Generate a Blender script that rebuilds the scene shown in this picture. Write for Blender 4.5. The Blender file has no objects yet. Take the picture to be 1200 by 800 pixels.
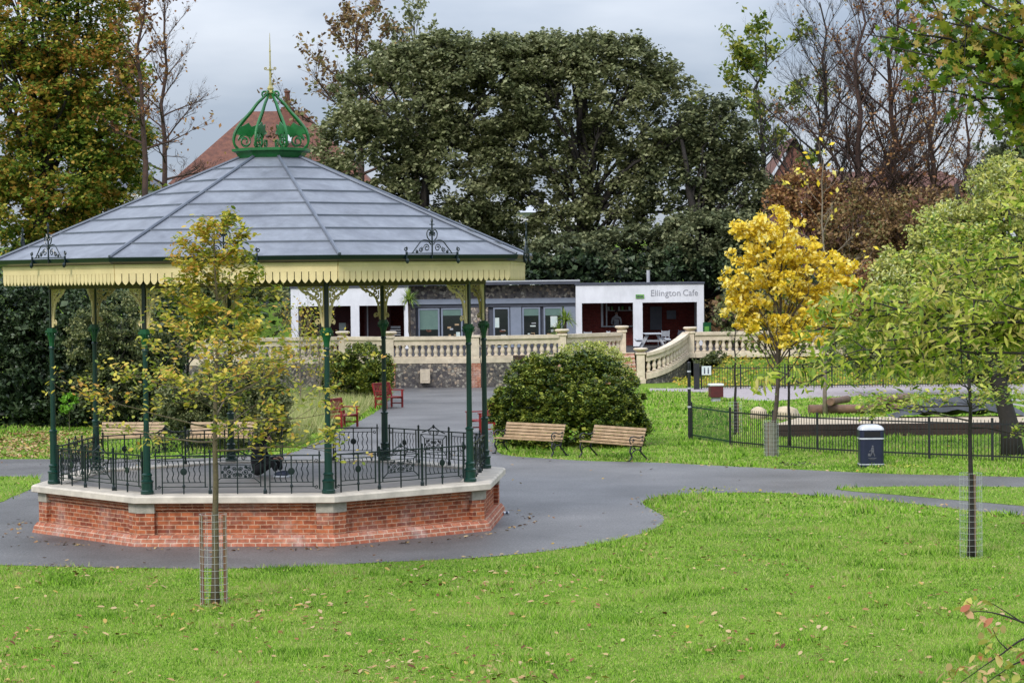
import bpy, bmesh, math, random
import numpy as np
from mathutils import Vector, Matrix
R_ = math.radians
PI = math.pi
rng = np.random.default_rng(7)
random.seed(7)
scene = bpy.context.scene
COL = scene.collection

# ------------------------------------------------------------------ camera
F_PX = 2851.0
CAM_Z = 4.81
PITCH = math.atan(73.0 / F_PX)
ROLL = -0.0112
cp, sp = math.cos(PITCH), math.sin(PITCH)
cr, sr = math.cos(ROLL), math.sin(ROLL)

def ray(px, py):
    x_, y_ = px - 600.0, py - 400.0
    x = x_ * cr + y_ * sr
    y = -x_ * sr + y_ * cr
    a, b = x / F_PX, -y / F_PX
    return Vector((a, cp + b * sp, -sp + b * cp))

def G(px, py, z=0.0):
    r = ray(px, py)
    t = (z - CAM_Z) / r.z
    return Vector((r.x * t, r.y * t, z))

def A(px, py, Y):
    r = ray(px, py)
    t = Y / r.y
    return Vector((r.x * t, Y, CAM_Z + r.z * t))

def W(px, Y, z=0.0):
    py = 327 + (CAM_Z - z) * F_PX / Y
    for _ in range(3):
        p = A(px, py, Y)
        py += (p.z - z) * F_PX / Y
    p = A(px, py, Y)
    return Vector((p.x, Y, z))

cam_d = bpy.data.cameras.new("camera")
cam = bpy.data.objects.new("camera", cam_d)
COL.objects.link(cam)
Rv, Uv, Fv = Vector((1, 0, 0)), Vector((0, sp, cp)), Vector((0, cp, -sp))
R2 = Rv * cr + Uv * sr
U2 = Uv * cr - Rv * sr
cam.matrix_world = Matrix((
    (R2.x, U2.x, -Fv.x, 0), (R2.y, U2.y, -Fv.y, 0), (R2.z, U2.z, -Fv.z, CAM_Z), (0, 0, 0, 1)))
cam_d.sensor_fit = 'HORIZONTAL'
cam_d.sensor_width = 36.0
cam_d.lens = F_PX / 1200.0 * 36.0
cam_d.clip_start = 0.1
cam_d.clip_end = 3000
scene.camera = cam

# ------------------------------------------------------------------ world and sun
SUN_EL, SUN_AZ = 38.0, 208.0      # azimuth measured clockwise from +Y
world = bpy.data.worlds.new("World")
scene.world = world
world.use_nodes = True
nt = world.node_tree
nt.nodes.clear()
N = nt.nodes.new
out = N('ShaderNodeOutputWorld')
sky = N('ShaderNodeTexSky'); sky.sky_type = 'NISHITA'; sky.sun_disc = False
sky.sun_elevation = R_(SUN_EL); sky.sun_rotation = R_(SUN_AZ)
bg1 = N('ShaderNodeBackground'); bg1.inputs['Strength'].default_value = 0.10
nt.links.new(sky.outputs[0], bg1.inputs['Color'])
tc = N('ShaderNodeTexCoord')
sep = N('ShaderNodeSeparateXYZ'); nt.links.new(tc.outputs['Generated'], sep.inputs[0])
mx = N('ShaderNodeMath'); mx.operation = 'MAXIMUM'; mx.inputs[1].default_value = 0.0
nt.links.new(sep.outputs['Z'], mx.inputs[0])
ma = N('ShaderNodeMath'); ma.operation = 'MULTIPLY_ADD'     # overcast sky: zenith about three times the horizon
ma.inputs[1].default_value = 2.1; ma.inputs[2].default_value = 0.60
nt.links.new(mx.outputs[0], ma.inputs[0])
mp = N('ShaderNodeMapping'); mp.inputs['Scale'].default_value = (1.0, 1.0, 3.4)
nt.links.new(tc.outputs['Generated'], mp.inputs[0])
nz = N('ShaderNodeTexNoise'); nz.inputs['Scale'].default_value = 5.5; nz.inputs['Detail'].default_value = 5
nz.inputs['Roughness'].default_value = 0.5
nt.links.new(mp.outputs[0], nz.inputs['Vector'])
cr_ = N('ShaderNodeValToRGB')
cr_.color_ramp.elements[0].position = 0.36; cr_.color_ramp.elements[0].color = (0.33, 0.39, 0.50, 1)
cr_.color_ramp.elements[1].position = 0.66; cr_.color_ramp.elements[1].color = (0.62, 0.66, 0.74, 1)
nt.links.new(nz.outputs[0], cr_.inputs[0])
bg2 = N('ShaderNodeBackground')
nt.links.new(cr_.outputs[0], bg2.inputs['Color'])
nt.links.new(ma.outputs[0], bg2.inputs['Strength'])
ms = N('ShaderNodeMixShader'); ms.inputs[0].default_value = 0.90
nt.links.new(bg1.outputs[0], ms.inputs[1]); nt.links.new(bg2.outputs[0], ms.inputs[2])
nt.links.new(ms.outputs[0], out.inputs['Surface'])

sun_d = bpy.data.lights.new("sun", 'SUN')
sun_d.energy = 1.5; sun_d.angle = R_(14); sun_d.color = (1.0, 0.96, 0.90)
sun = bpy.data.objects.new("sun", sun_d); COL.objects.link(sun)
el, az = R_(SUN_EL), R_(SUN_AZ)
sdir = Vector((math.sin(az) * math.cos(el), math.cos(az) * math.cos(el), math.sin(el)))
sun.rotation_euler = (-sdir).to_track_quat('-Z', 'Y').to_euler()
sun.location = (-20, -20, 60)
scene.view_settings.view_transform = 'Standard'
scene.view_settings.look = 'None'
scene.view_settings.exposure = 0.68
scene.view_settings.gamma = 1.0
scene.view_settings.use_curve_mapping = False
scene.cycles.max_bounces = 5
scene.cycles.diffuse_bounces = 3
scene.cycles.glossy_bounces = 2
scene.cycles.transmission_bounces = 3
scene.cycles.transparent_max_bounces = 6
scene.cycles.caustics_reflective = False
scene.cycles.caustics_refractive = False

# ------------------------------------------------------------------ materials
def newmat(name):
    m = bpy.data.materials.new(name); m.use_nodes = True
    return m, m.node_tree, m.node_tree.nodes['Principled BSDF']

def c4(c): return (c[0], c[1], c[2], 1.0)

def mat(name, c1, c2=None, scale=3.0, rough=0.6, metal=0.0, bump=0.0, bscale=None, spec=0.5, detail=4, lo=0.35, hi=0.65):
    """two-tone noisy surface in object coordinates"""
    m, t, b = newmat(name)
    b.inputs['Roughness'].default_value = rough
    b.inputs['Metallic'].default_value = metal
    b.inputs['Specular IOR Level'].default_value = spec
    if c2 is None: c2 = tuple(v * 0.75 for v in c1)
    tc = t.nodes.new('ShaderNodeTexCoord')
    n = t.nodes.new('ShaderNodeTexNoise'); n.inputs['Scale'].default_value = scale; n.inputs['Detail'].default_value = detail
    n.inputs['Roughness'].default_value = 0.6
    t.links.new(tc.outputs['Object'], n.inputs['Vector'])
    r = t.nodes.new('ShaderNodeValToRGB')
    r.color_ramp.elements[0].position = lo; r.color_ramp.elements[0].color = c4(c1)
    r.color_ramp.elements[1].position = hi; r.color_ramp.elements[1].color = c4(c2)
    t.links.new(n.outputs[0], r.inputs[0]); t.links.new(r.outputs[0], b.inputs['Base Color'])
    if bump > 0:
        n2 = t.nodes.new('ShaderNodeTexNoise'); n2.inputs['Scale'].default_value = bscale or scale * 6; n2.inputs['Detail'].default_value = 5
        t.links.new(tc.outputs['Object'], n2.inputs['Vector'])
        bp = t.nodes.new('ShaderNodeBump'); bp.inputs['Strength'].default_value = bump; bp.inputs['Distance'].default_value = 0.03
        t.links.new(n2.outputs[0], bp.inputs['Height']); t.links.new(bp.outputs[0], b.inputs['Normal'])
    return m

def brick_mat(name, c1, c2, mortar, stain=0.0, rough=0.85):
    """bricks laid in UV space, one UV unit = one metre"""
    m, t, b = newmat(name)
    b.inputs['Roughness'].default_value = rough; b.inputs['Specular IOR Level'].default_value = 0.25
    uv = t.nodes.new('ShaderNodeUVMap')
    br = t.nodes.new('ShaderNodeTexBrick')
    br.inputs['Scale'].default_value = 1.0
    br.inputs['Brick Width'].default_value = 0.225; br.inputs['Row Height'].default_value = 0.078
    br.inputs['Mortar Size'].default_value = 0.011; br.inputs['Mortar Smooth'].default_value = 0.3
    br.inputs['Color1'].default_value = c4(c1); br.inputs['Color2'].default_value = c4(c2); br.inputs['Mortar'].default_value = c4(mortar)
    br.inputs['Bias'].default_value = 0.0
    nn = t.nodes.new('ShaderNodeTexNoise'); nn.inputs['Scale'].default_value = 14; nn.inputs['Detail'].default_value = 3
    t.links.new(uv.outputs[0], nn.inputs['Vector'])
    vm = t.nodes.new('ShaderNodeVectorMath'); vm.operation = 'MULTIPLY_ADD'
    vm.inputs[1].default_value = (0.02, 0.02, 0); t.links.new(nn.outputs['Color'], vm.inputs[0]); t.links.new(uv.outputs[0], vm.inputs[2])
    t.links.new(vm.outputs[0], br.inputs['Vector'])
    tc = t.nodes.new('ShaderNodeTexCoord')
    n = t.nodes.new('ShaderNodeTexNoise'); n.inputs['Scale'].default_value = 1.1; n.inputs['Detail'].default_value = 7; n.inputs['Roughness'].default_value = 0.68
    t.links.new(tc.outputs['Object'], n.inputs['Vector'])
    r = t.nodes.new('ShaderNodeValToRGB'); r.color_ramp.elements[0].position = 0.50; r.color_ramp.elements[0].color = (0, 0, 0, 1)
    r.color_ramp.elements[1].position = 0.74; r.color_ramp.elements[1].color = (stain, stain, stain, 1)
    t.links.new(n.outputs[0], r.inputs[0])
    mx = t.nodes.new('ShaderNodeMixRGB'); mx.inputs['Color2'].default_value = (0.62, 0.56, 0.52, 1)
    t.links.new(r.outputs[0], mx.inputs['Fac']); t.links.new(br.outputs['Color'], mx.inputs['Color1'])
    n3 = t.nodes.new('ShaderNodeTexNoise'); n3.inputs['Scale'].default_value = 9; n3.inputs['Detail'].default_value = 4
    t.links.new(tc.outputs['Object'], n3.inputs['Vector'])
    r3 = t.nodes.new('ShaderNodeValToRGB'); r3.color_ramp.elements[0].position = 0.3; r3.color_ramp.elements[0].color = (0.62, 0.60, 0.60, 1)
    r3.color_ramp.elements[1].position = 0.65; r3.color_ramp.elements[1].color = (1.1, 1.1, 1.1, 1)
    t.links.new(n3.outputs[0], r3.inputs[0])
    mm = t.nodes.new('ShaderNodeMixRGB'); mm.blend_type = 'MULTIPLY'; mm.inputs['Fac'].default_value = 1
    t.links.new(mx.outputs[0], mm.inputs['Color1']); t.links.new(r3.outputs[0], mm.inputs['Color2'])
    t.links.new(mm.outputs[0], b.inputs['Base Color'])
    bp = t.nodes.new('ShaderNodeBump'); bp.inputs['Strength'].default_value = 0.7; bp.inputs['Distance'].default_value = 0.012; bp.invert = True
    t.links.new(br.outputs['Fac'], bp.inputs['Height']); t.links.new(bp.outputs[0], b.inputs['Normal'])
    return m

def flint_mat(name, scale=9.0, dark=1.0):
    m, t, b = newmat(name)
    b.inputs['Roughness'].default_value = 0.7
    tc = t.nodes.new('ShaderNodeTexCoord')
    v = t.nodes.new('ShaderNodeTexVoronoi'); v.inputs['Scale'].default_value = scale; v.inputs['Randomness'].default_value = 1
    t.links.new(tc.outputs['Object'], v.inputs['Vector'])
    s = t.nodes.new('ShaderNodeSeparateColor'); t.links.new(v.outputs['Color'], s.inputs[0])
    r = t.nodes.new('ShaderNodeValToRGB'); e = r.color_ramp
    cols = [(0.0, (.05, .045, .05)), (.25, (.14, .12, .12)), (.45, (.30, .26, .22)), (.65, (.10, .09, .10)), (.8, (.55, .50, .42)), (1.0, (.38, .28, .2))]
    e.elements[0].color = c4(cols[0][1]); e.elements[1].color = c4(cols[-1][1]); e.elements[1].position = 1
    for p, c in cols[1:-1]:
        x = e.elements.new(p); x.color = c4([k * dark for k in c])
    t.links.new(s.outputs[0], r.inputs[0])
    d = t.nodes.new('ShaderNodeTexVoronoi'); d.feature = 'DISTANCE_TO_EDGE'; d.inputs['Scale'].default_value = scale
    t.links.new(tc.outputs['Object'], d.inputs['Vector'])
    rr = t.nodes.new('ShaderNodeValToRGB'); rr.color_ramp.elements[0].position = 0.03; rr.color_ramp.elements[1].position = 0.09
    t.links.new(d.outputs[0], rr.inputs[0])
    mx = t.nodes.new('ShaderNodeMixRGB'); mx.inputs['Color1'].default_value = (.20 * dark, .17 * dark, .15 * dark, 1)
    t.links.new(rr.outputs[0], mx.inputs['Fac']); t.links.new(r.outputs[0], mx.inputs['Color2'])
    t.links.new(mx.outputs[0], b.inputs['Base Color'])
    bp = t.nodes.new('ShaderNodeBump'); bp.inputs['Strength'].default_value = 0.8; bp.inputs['Distance'].default_value = 0.03
    t.links.new(rr.outputs[0], bp.inputs['Height']); t.links.new(bp.outputs[0], b.inputs['Normal'])
    return m

def leaf_mat(name, cols, trans=0.3, rough=0.5, patch=1.0, pscale=0.35, spec=0.3):
    """leaf colours: one random tone per leaf, shifted in patches through the crown"""
    m, t, b = newmat(name)
    b.inputs['Roughness'].default_value = rough; b.inputs['Specular IOR Level'].default_value = spec
    g = t.nodes.new('ShaderNodeNewGeometry')
    tc = t.nodes.new('ShaderNodeTexCoord')
    n = t.nodes.new('ShaderNodeTexNoise'); n.inputs['Scale'].default_value = pscale; n.inputs['Detail'].default_value = 3
    t.links.new(tc.outputs['Object'], n.inputs['Vector'])
    mr = t.nodes.new('ShaderNodeMapRange'); mr.inputs['From Min'].default_value = 0.3; mr.inputs['From Max'].default_value = 0.7
    mr.inputs['To Min'].default_value = -0.35 * patch; mr.inputs['To Max'].default_value = 0.35 * patch
    t.links.new(n.outputs[0], mr.inputs['Value'])
    ad = t.nodes.new('ShaderNodeMath'); ad.operation = 'ADD'; ad.use_clamp = True
    t.links.new(g.outputs['Random Per Island'], ad.inputs[0]); t.links.new(mr.outputs[0], ad.inputs[1])
    r = t.nodes.new('ShaderNodeValToRGB'); e = r.color_ramp
    k = len(cols)
    e.elements[0].color = c4(cols[0]); e.elements[0].position = 0
    e.elements[1].color = c4(cols[-1]); e.elements[1].position = 1
    for i in range(1, k - 1):
        x = e.elements.new(i / (k - 1)); x.color = c4(cols[i])
    t.links.new(ad.outputs[0], r.inputs[0]); t.links.new(r.outputs[0], b.inputs['Base Color'])
    tr = t.nodes.new('ShaderNodeBsdfTranslucent'); t.links.new(r.outputs[0], tr.inputs['Color'])
    mx = t.nodes.new('ShaderNodeMixShader'); mx.inputs[0].default_value = trans
    t.links.new(b.outputs[0], mx.inputs[1]); t.links.new(tr.outputs[0], mx.inputs[2])
    t.links.new(mx.outputs[0], t.nodes['Material Output'].inputs['Surface'])
    return m

def glass_mat(name, tint=(0.02, 0.03, 0.03)):
    m, t, b = newmat(name)
    b.inputs['Base Color'].default_value = c4(tint); b.inputs['Roughness'].default_value = 0.06
    b.inputs['Specular IOR Level'].default_value = 0.6
    return m

# ------------------------------------------------------------------ mesh helpers
class MB:
    def __init__(s): s.v = []; s.f = []; s.uv = {}
    def add(s, vs, fs, uvs=None):
        o = len(s.v); s.v += [tuple(v) for v in vs]
        for i, f in enumerate(fs):
            if uvs: s.uv[len(s.f)] = uvs[i]
            s.f.append(tuple(k + o for k in f))
        return s
    def quad(s, a, b, c, d, uv=None): return s.add([a, b, c, d], [(0, 1, 2, 3)], [uv] if uv else None)
    def box(s, x0, x1, y0, y1, z0, z1):
        vs = [(x0, y0, z0), (x1, y0, z0), (x1, y1, z0), (x0, y1, z0), (x0, y0, z1), (x1, y0, z1), (x1, y1, z1), (x0, y1, z1)]
        fs = [(0, 3, 2, 1), (4, 5, 6, 7), (0, 1, 5, 4), (1, 2, 6, 5), (2, 3, 7, 6), (3, 0, 4, 7)]
        def u(p, f):
            if f in (0, 1): return (p[0], p[1])
            if f in (2, 4): return (p[0], p[2])
            return (p[1], p[2])
        return s.add(vs, fs, [[u(vs[k], i) for k in f] for i, f in enumerate(fs)])
    def obox(s, c, ax, ay, az):
        """oriented box from centre and half-axes"""
        c, ax, ay, az = map(Vector, (c, ax, ay, az))
        vs = [c + ax * i + ay * j + az * k for k in (-1, 1) for (i, j) in ((-1, -1), (1, -1), (1, 1), (-1, 1))]
        fs = [(0, 3, 2, 1), (4, 5, 6, 7), (0, 1, 5, 4), (1, 2, 6, 5), (2, 3, 7, 6), (3, 0, 4, 7)]
        L = (ax.length, ay.length, az.length)
        def u(k, f):
            i = (-1, 1, 1, -1)[k % 4]; j = (-1, -1, 1, 1)[k % 4]; z = -1 if k < 4 else 1
            if f in (0, 1): return (i * L[0], j * L[1])
            if f in (2, 4): return (i * L[0], z * L[2])
            return (j * L[1], z * L[2])
        return s.add(vs, fs, [[u(k, n) for k in f] for n, f in enumerate(fs)])
    def bar(s, p, q, w, h=None, up=(0, 0, 1)):
        p, q = Vector(p), Vector(q); d = q - p
        if d.length < 1e-6: return s
        h = h or w; u = Vector(up); dn = d.normalized()
        sx = dn.cross(u)
        if sx.length < 1e-3: sx = dn.cross(Vector((1, 0, 0)))
        sx.normalize(); sz = sx.cross(dn)
        return s.obox((p + q) / 2, d / 2, sx * w / 2, sz * h / 2)
    def tube(s, pts, rad, n=6, cap=True):
        pts = [Vector(p) for p in pts]
        if not hasattr(rad, '__len__'): rad = [rad] * len(pts)
        vs = []; fs = []
        prev = None
        for i, p in enumerate(pts):
            d = (pts[min(i + 1, len(pts) - 1)] - pts[max(i - 1, 0)])
            if d.length < 1e-9: d = Vector((0, 0, 1))
            d.normalize()
            if prev is None:
                a = d.cross(Vector((0, 0, 1)))
                if a.length < 0.05: a = d.cross(Vector((1, 0, 0)))
            else:
                a = prev - d * prev.dot(d)
                if a.length < 1e-4: a = d.cross(Vector((1, 0, 0)))
            a.normalize(); b = d.cross(a); prev = a
            for k in range(n):
                t = 2 * PI * k / n
                vs.append(p + (a * math.cos(t) + b * math.sin(t)) * rad[i])
        for i in range(len(pts) - 1):
            for k in range(n):
                k2 = (k + 1) % n
                fs.append((i * n + k, i * n + k2, (i + 1) * n + k2, (i + 1) * n + k))
        if cap:
            fs.append(tuple(range(n - 1, -1, -1))); fs.append(tuple((len(pts) - 1) * n + k for k in range(n)))
        return s.add(vs, fs)
    def lathe(s, prof, n=16, c=(0, 0, 0), phase=0.0):
        vs = []; fs = []
        for r, z in prof:
            for k in range(n):
                t = 2 * PI * k / n + phase
                vs.append((c[0] + r * math.cos(t), c[1] + r * math.sin(t), c[2] + z))
        for i in range(len(prof) - 1):
            for k in range(n):
                k2 = (k + 1) % n
                fs.append((i * n + k, i * n + k2, (i + 1) * n + k2, (i + 1) * n + k))
        fs.append(tuple(range(n - 1, -1, -1))); fs.append(tuple((len(prof) - 1) * n + k for k in range(n)))
        return s.add(vs, fs)
    def prism(s, poly, z0, z1):
        n = len(poly); vs = [(p[0], p[1], z0) for p in poly] + [(p[0], p[1], z1) for p in poly]
        fs = [tuple(range(n - 1, -1, -1)), tuple(range(n, 2 * n))]
        uv = [[(vs[k][0], vs[k][1]) for k in f] for f in fs]
        acc = 0
        for k in range(n):
            k2 = (k + 1) % n
            L = math.dist(poly[k][:2], poly[k2][:2])
            fs.append((k, k2, n + k2, n + k)); uv.append([(acc, z0), (acc + L, z0), (acc + L, z1), (acc, z1)]); acc += L
        return s.add(vs, fs, uv)
    def ellipsoid(s, c, r, n=12, m=8):
        prof = []
        vs = []; fs = []
        for i in range(1, m):
            ph = PI * i / m
            for k in range(n):
                t = 2 * PI * k / n
                vs.append((c[0] + r[0] * math.sin(ph) * math.cos(t), c[1] + r[1] * math.sin(ph) * math.sin(t), c[2] - r[2] * math.cos(ph)))
        b = len(vs); vs.append((c[0], c[1], c[2] - r[2])); vs.append((c[0], c[1], c[2] + r[2]))
        for i in range(m - 2):
            for k in range(n):
                k2 = (k + 1) % n; fs.append((i * n + k, i * n + k2, (i + 1) * n + k2, (i + 1) * n + k))
        for k in range(n):
            k2 = (k + 1) % n
            fs.append((b, k2, k)); fs.append((b + 1, (m - 2) * n + k, (m - 2) * n + k2))
        return s.add(vs, fs)
    def build(s, name, m, parent=None, smooth=False, bevel=0.0):
        me = bpy.data.meshes.new(name); me.from_pydata(s.v, [], s.f)
        if s.uv:
            ul = me.uv_layers.new(name="UVMap")
            for i, uvs in s.uv.items():
                p = me.polygons[i]
                for k, li in enumerate(p.loop_indices): ul.data[li].uv = uvs[k]
        me.materials.append(m)
        if smooth: me.polygons.foreach_set('use_smooth', [True] * len(me.polygons))
        me.update()
        o = bpy.data.objects.new(name, me); COL.objects.link(o)
        if parent is not None: o.parent = parent
        if bevel > 0:
            b = o.modifiers.new('bevel', 'BEVEL'); b.width = bevel; b.segments = 2; b.limit_method = 'ANGLE'
        return o

def np_mesh(name, V, Fc, k, m, parent=None, smooth=False):
    """V (n,3) verts, Fc (m,k) faces"""
    me = bpy.data.meshes.new(name)
    V = np.ascontiguousarray(V, dtype=np.float32); Fc = np.ascontiguousarray(Fc, dtype=np.int32)
    me.vertices.add(len(V)); me.vertices.foreach_set('co', V.ravel())
    me.loops.add(Fc.size); me.loops.foreach_set('vertex_index', Fc.ravel())
    me.polygons.add(len(Fc)); me.polygons.foreach_set('loop_start', np.arange(0, Fc.size, k, dtype=np.int32))
    me.update(calc_edges=True)
    me.materials.append(m)
    o = bpy.data.objects.new(name, me); COL.objects.link(o)
    if parent is not None: o.parent = parent
    return o

def tag(o, label=None, cat=None, group=None, kind=None):
    if label: o['label'] = label
    if cat: o['category'] = cat
    if group: o['group'] = group
    if kind: o['kind'] = kind
    return o

def empty(name, loc, rz=0.0, label=None, cat=None, group=None):
    o = bpy.data.objects.new(name, None); COL.objects.link(o)
    o.location = loc; o.rotation_euler = (0, 0, rz); o.empty_display_size = 0.3
    return tag(o, label, cat, group)

def copy_tree(o, parent=None):
    c = o.copy(); COL.objects.link(c)
    if parent is not None: c.parent = parent
    for ch in [x for x in bpy.data.objects if x.parent == o]: copy_tree(ch, c)
    return c

def copy_part(o, parent, loc, rz=0.0):
    c = o.copy(); COL.objects.link(c); c.parent = parent; c.location = loc; c.rotation_euler = (0, 0, rz)
    return c

def catmull(pts, n=6, closed=False):
    pts = [Vector(p) for p in pts]; out = []
    m = len(pts); rngk = range(m if closed else m - 1)
    for i in rngk:
        p1, p2 = pts[i], pts[(i + 1) % m]
        p0 = pts[(i - 1) % m] if closed or i > 0 else p1
        p3 = pts[(i + 2) % m] if closed or i + 2 < m else p2
        for k in range(n):
            t = k / n
            out.append(0.5 * ((2 * p1) + (p2 - p0) * t + (2 * p0 - 5 * p1 + 4 * p2 - p3) * t * t + (3 * p1 - p0 - 3 * p2 + p3) * t ** 3))
    if not closed: out.append(pts[-1])
    return out

def spiral(c, r0, r1, a0, turns, ux, uy, n=18):
    """flat scroll in the plane ux, uy around c"""
    c, ux, uy = Vector(c), Vector(ux), Vector(uy)
    o = []
    for i in range(n + 1):
        t = i / n; a = a0 + turns * 2 * PI * t; r = r0 + (r1 - r0) * t
        o.append(c + ux * (r * math.cos(a)) + uy * (r * math.sin(a)))
    return o

# leaf clouds -------------------------------------------------------
def unit(n):
    v = rng.normal(size=(n, 3)); return v / (np.linalg.norm(v, axis=1, keepdims=True) + 1e-9)

LEAF = {
    'rhomb': np.array([(-.5, 0, 0), (0, -.32, .06), (.5, 0, 0), (0, .32, .06)]),
    'oval': np.array([(-.5, 0, 0), (-.18, -.25, .05), (.22, -.22, .05), (.5, 0, -.03), (.22, .22, .05), (-.18, .25, .05)]),
    'maple': np.array([(-.5, 0, 0), (-.25, -.14, 0), (-.22, -.45, .05), (0, -.24, .02), (.22, -.38, .05), (.2, -.14, 0), (.5, 0, -.06), (.2, .14, 0), (.22, .38, .05), (0, .24, .02), (-.22, .45, .05), (-.25, .14, 0)]),
    'long': np.array([(-.5, 0, 0), (-.2, -.13, .03), (.2, -.12, .0), (.5, 0, -.10), (.2, .12, .0), (-.2, .13, .03)]),
}

def leaf_cloud(name, P, size, m, parent=None, shape='rhomb', up=0.0, var=0.35, droop=0.0):
    P = np.asarray(P, dtype=np.float64); n = len(P)
    base = LEAF[shape]; k = len(base)
    nrm = unit(n); nrm[:, 2] = np.abs(nrm[:, 2]) + up; nrm /= np.linalg.norm(nrm, axis=1, keepdims=True)
    a = unit(n); a[:, 2] -= droop
    a -= nrm * np.sum(a * nrm, axis=1, keepdims=True); a /= np.linalg.norm(a, axis=1, keepdims=True) + 1e-9
    b = np.cross(nrm, a)
    s = np.broadcast_to(np.asarray(size, float), (n,)) * (1 + var * rng.uniform(-1, 1, n))
    V = P[:, None, :] + s[:, None, None] * (base[None, :, 0:1] * a[:, None, :] + base[None, :, 1:2] * b[:, None, :] + base[None, :, 2:3] * nrm[:, None, :])
    Fc = np.arange(n * k).reshape(n, k)
    return np_mesh(name, V.reshape(-1, 3), Fc, k, m, parent)

def lobes_points(lobes, n_clumps, per, clump_r, shell=0.72, flat=0.7, bottom=-0.75):
    """leaf clumps spread over a set of ellipsoids (cx,cy,cz,rx,ry,rz): clumps sit in the outer shell so light and dark masses form"""
    L = np.array(lobes, dtype=float)
    w = (L[:, 3] * L[:, 4] + L[:, 3] * L[:, 5] + L[:, 4] * L[:, 5]); w /= w.sum()
    idx = rng.choice(len(L), n_clumps, p=w)
    d = unit(n_clumps)
    d[:, 2] = np.where(d[:, 2] < bottom, -d[:, 2], d[:, 2])
    rad = rng.uniform(shell, 1.03, n_clumps) ** 0.8
    C = L[idx, :3] + d * L[idx, 3:6] * rad[:, None]
    cs = clump_r * rng.uniform(0.6, 1.3, n_clumps)
    P = np.repeat(C, per, axis=0)
    q = unit(len(P)) * (rng.uniform(0, 1, len(P)) ** 0.5)[:, None] * np.repeat(cs, per)[:, None]
    q[:, 2] *= flat
    return C, P + q

def limb_path(p, q, sag=0.1, n=6, jit=0.05):
    p, q = Vector(p), Vector(q); L = (q - p).length; o = []
    for i in range(n + 1):
        t = i / n
        v = p.lerp(q, t); v.z += sag * L * math.sin(PI * t)
        if 0 < i < n: v += Vector((random.uniform(-1, 1), random.uniform(-1, 1), random.uniform(-1, 1))) * jit * L
        o.append(v)
    return o

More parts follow.
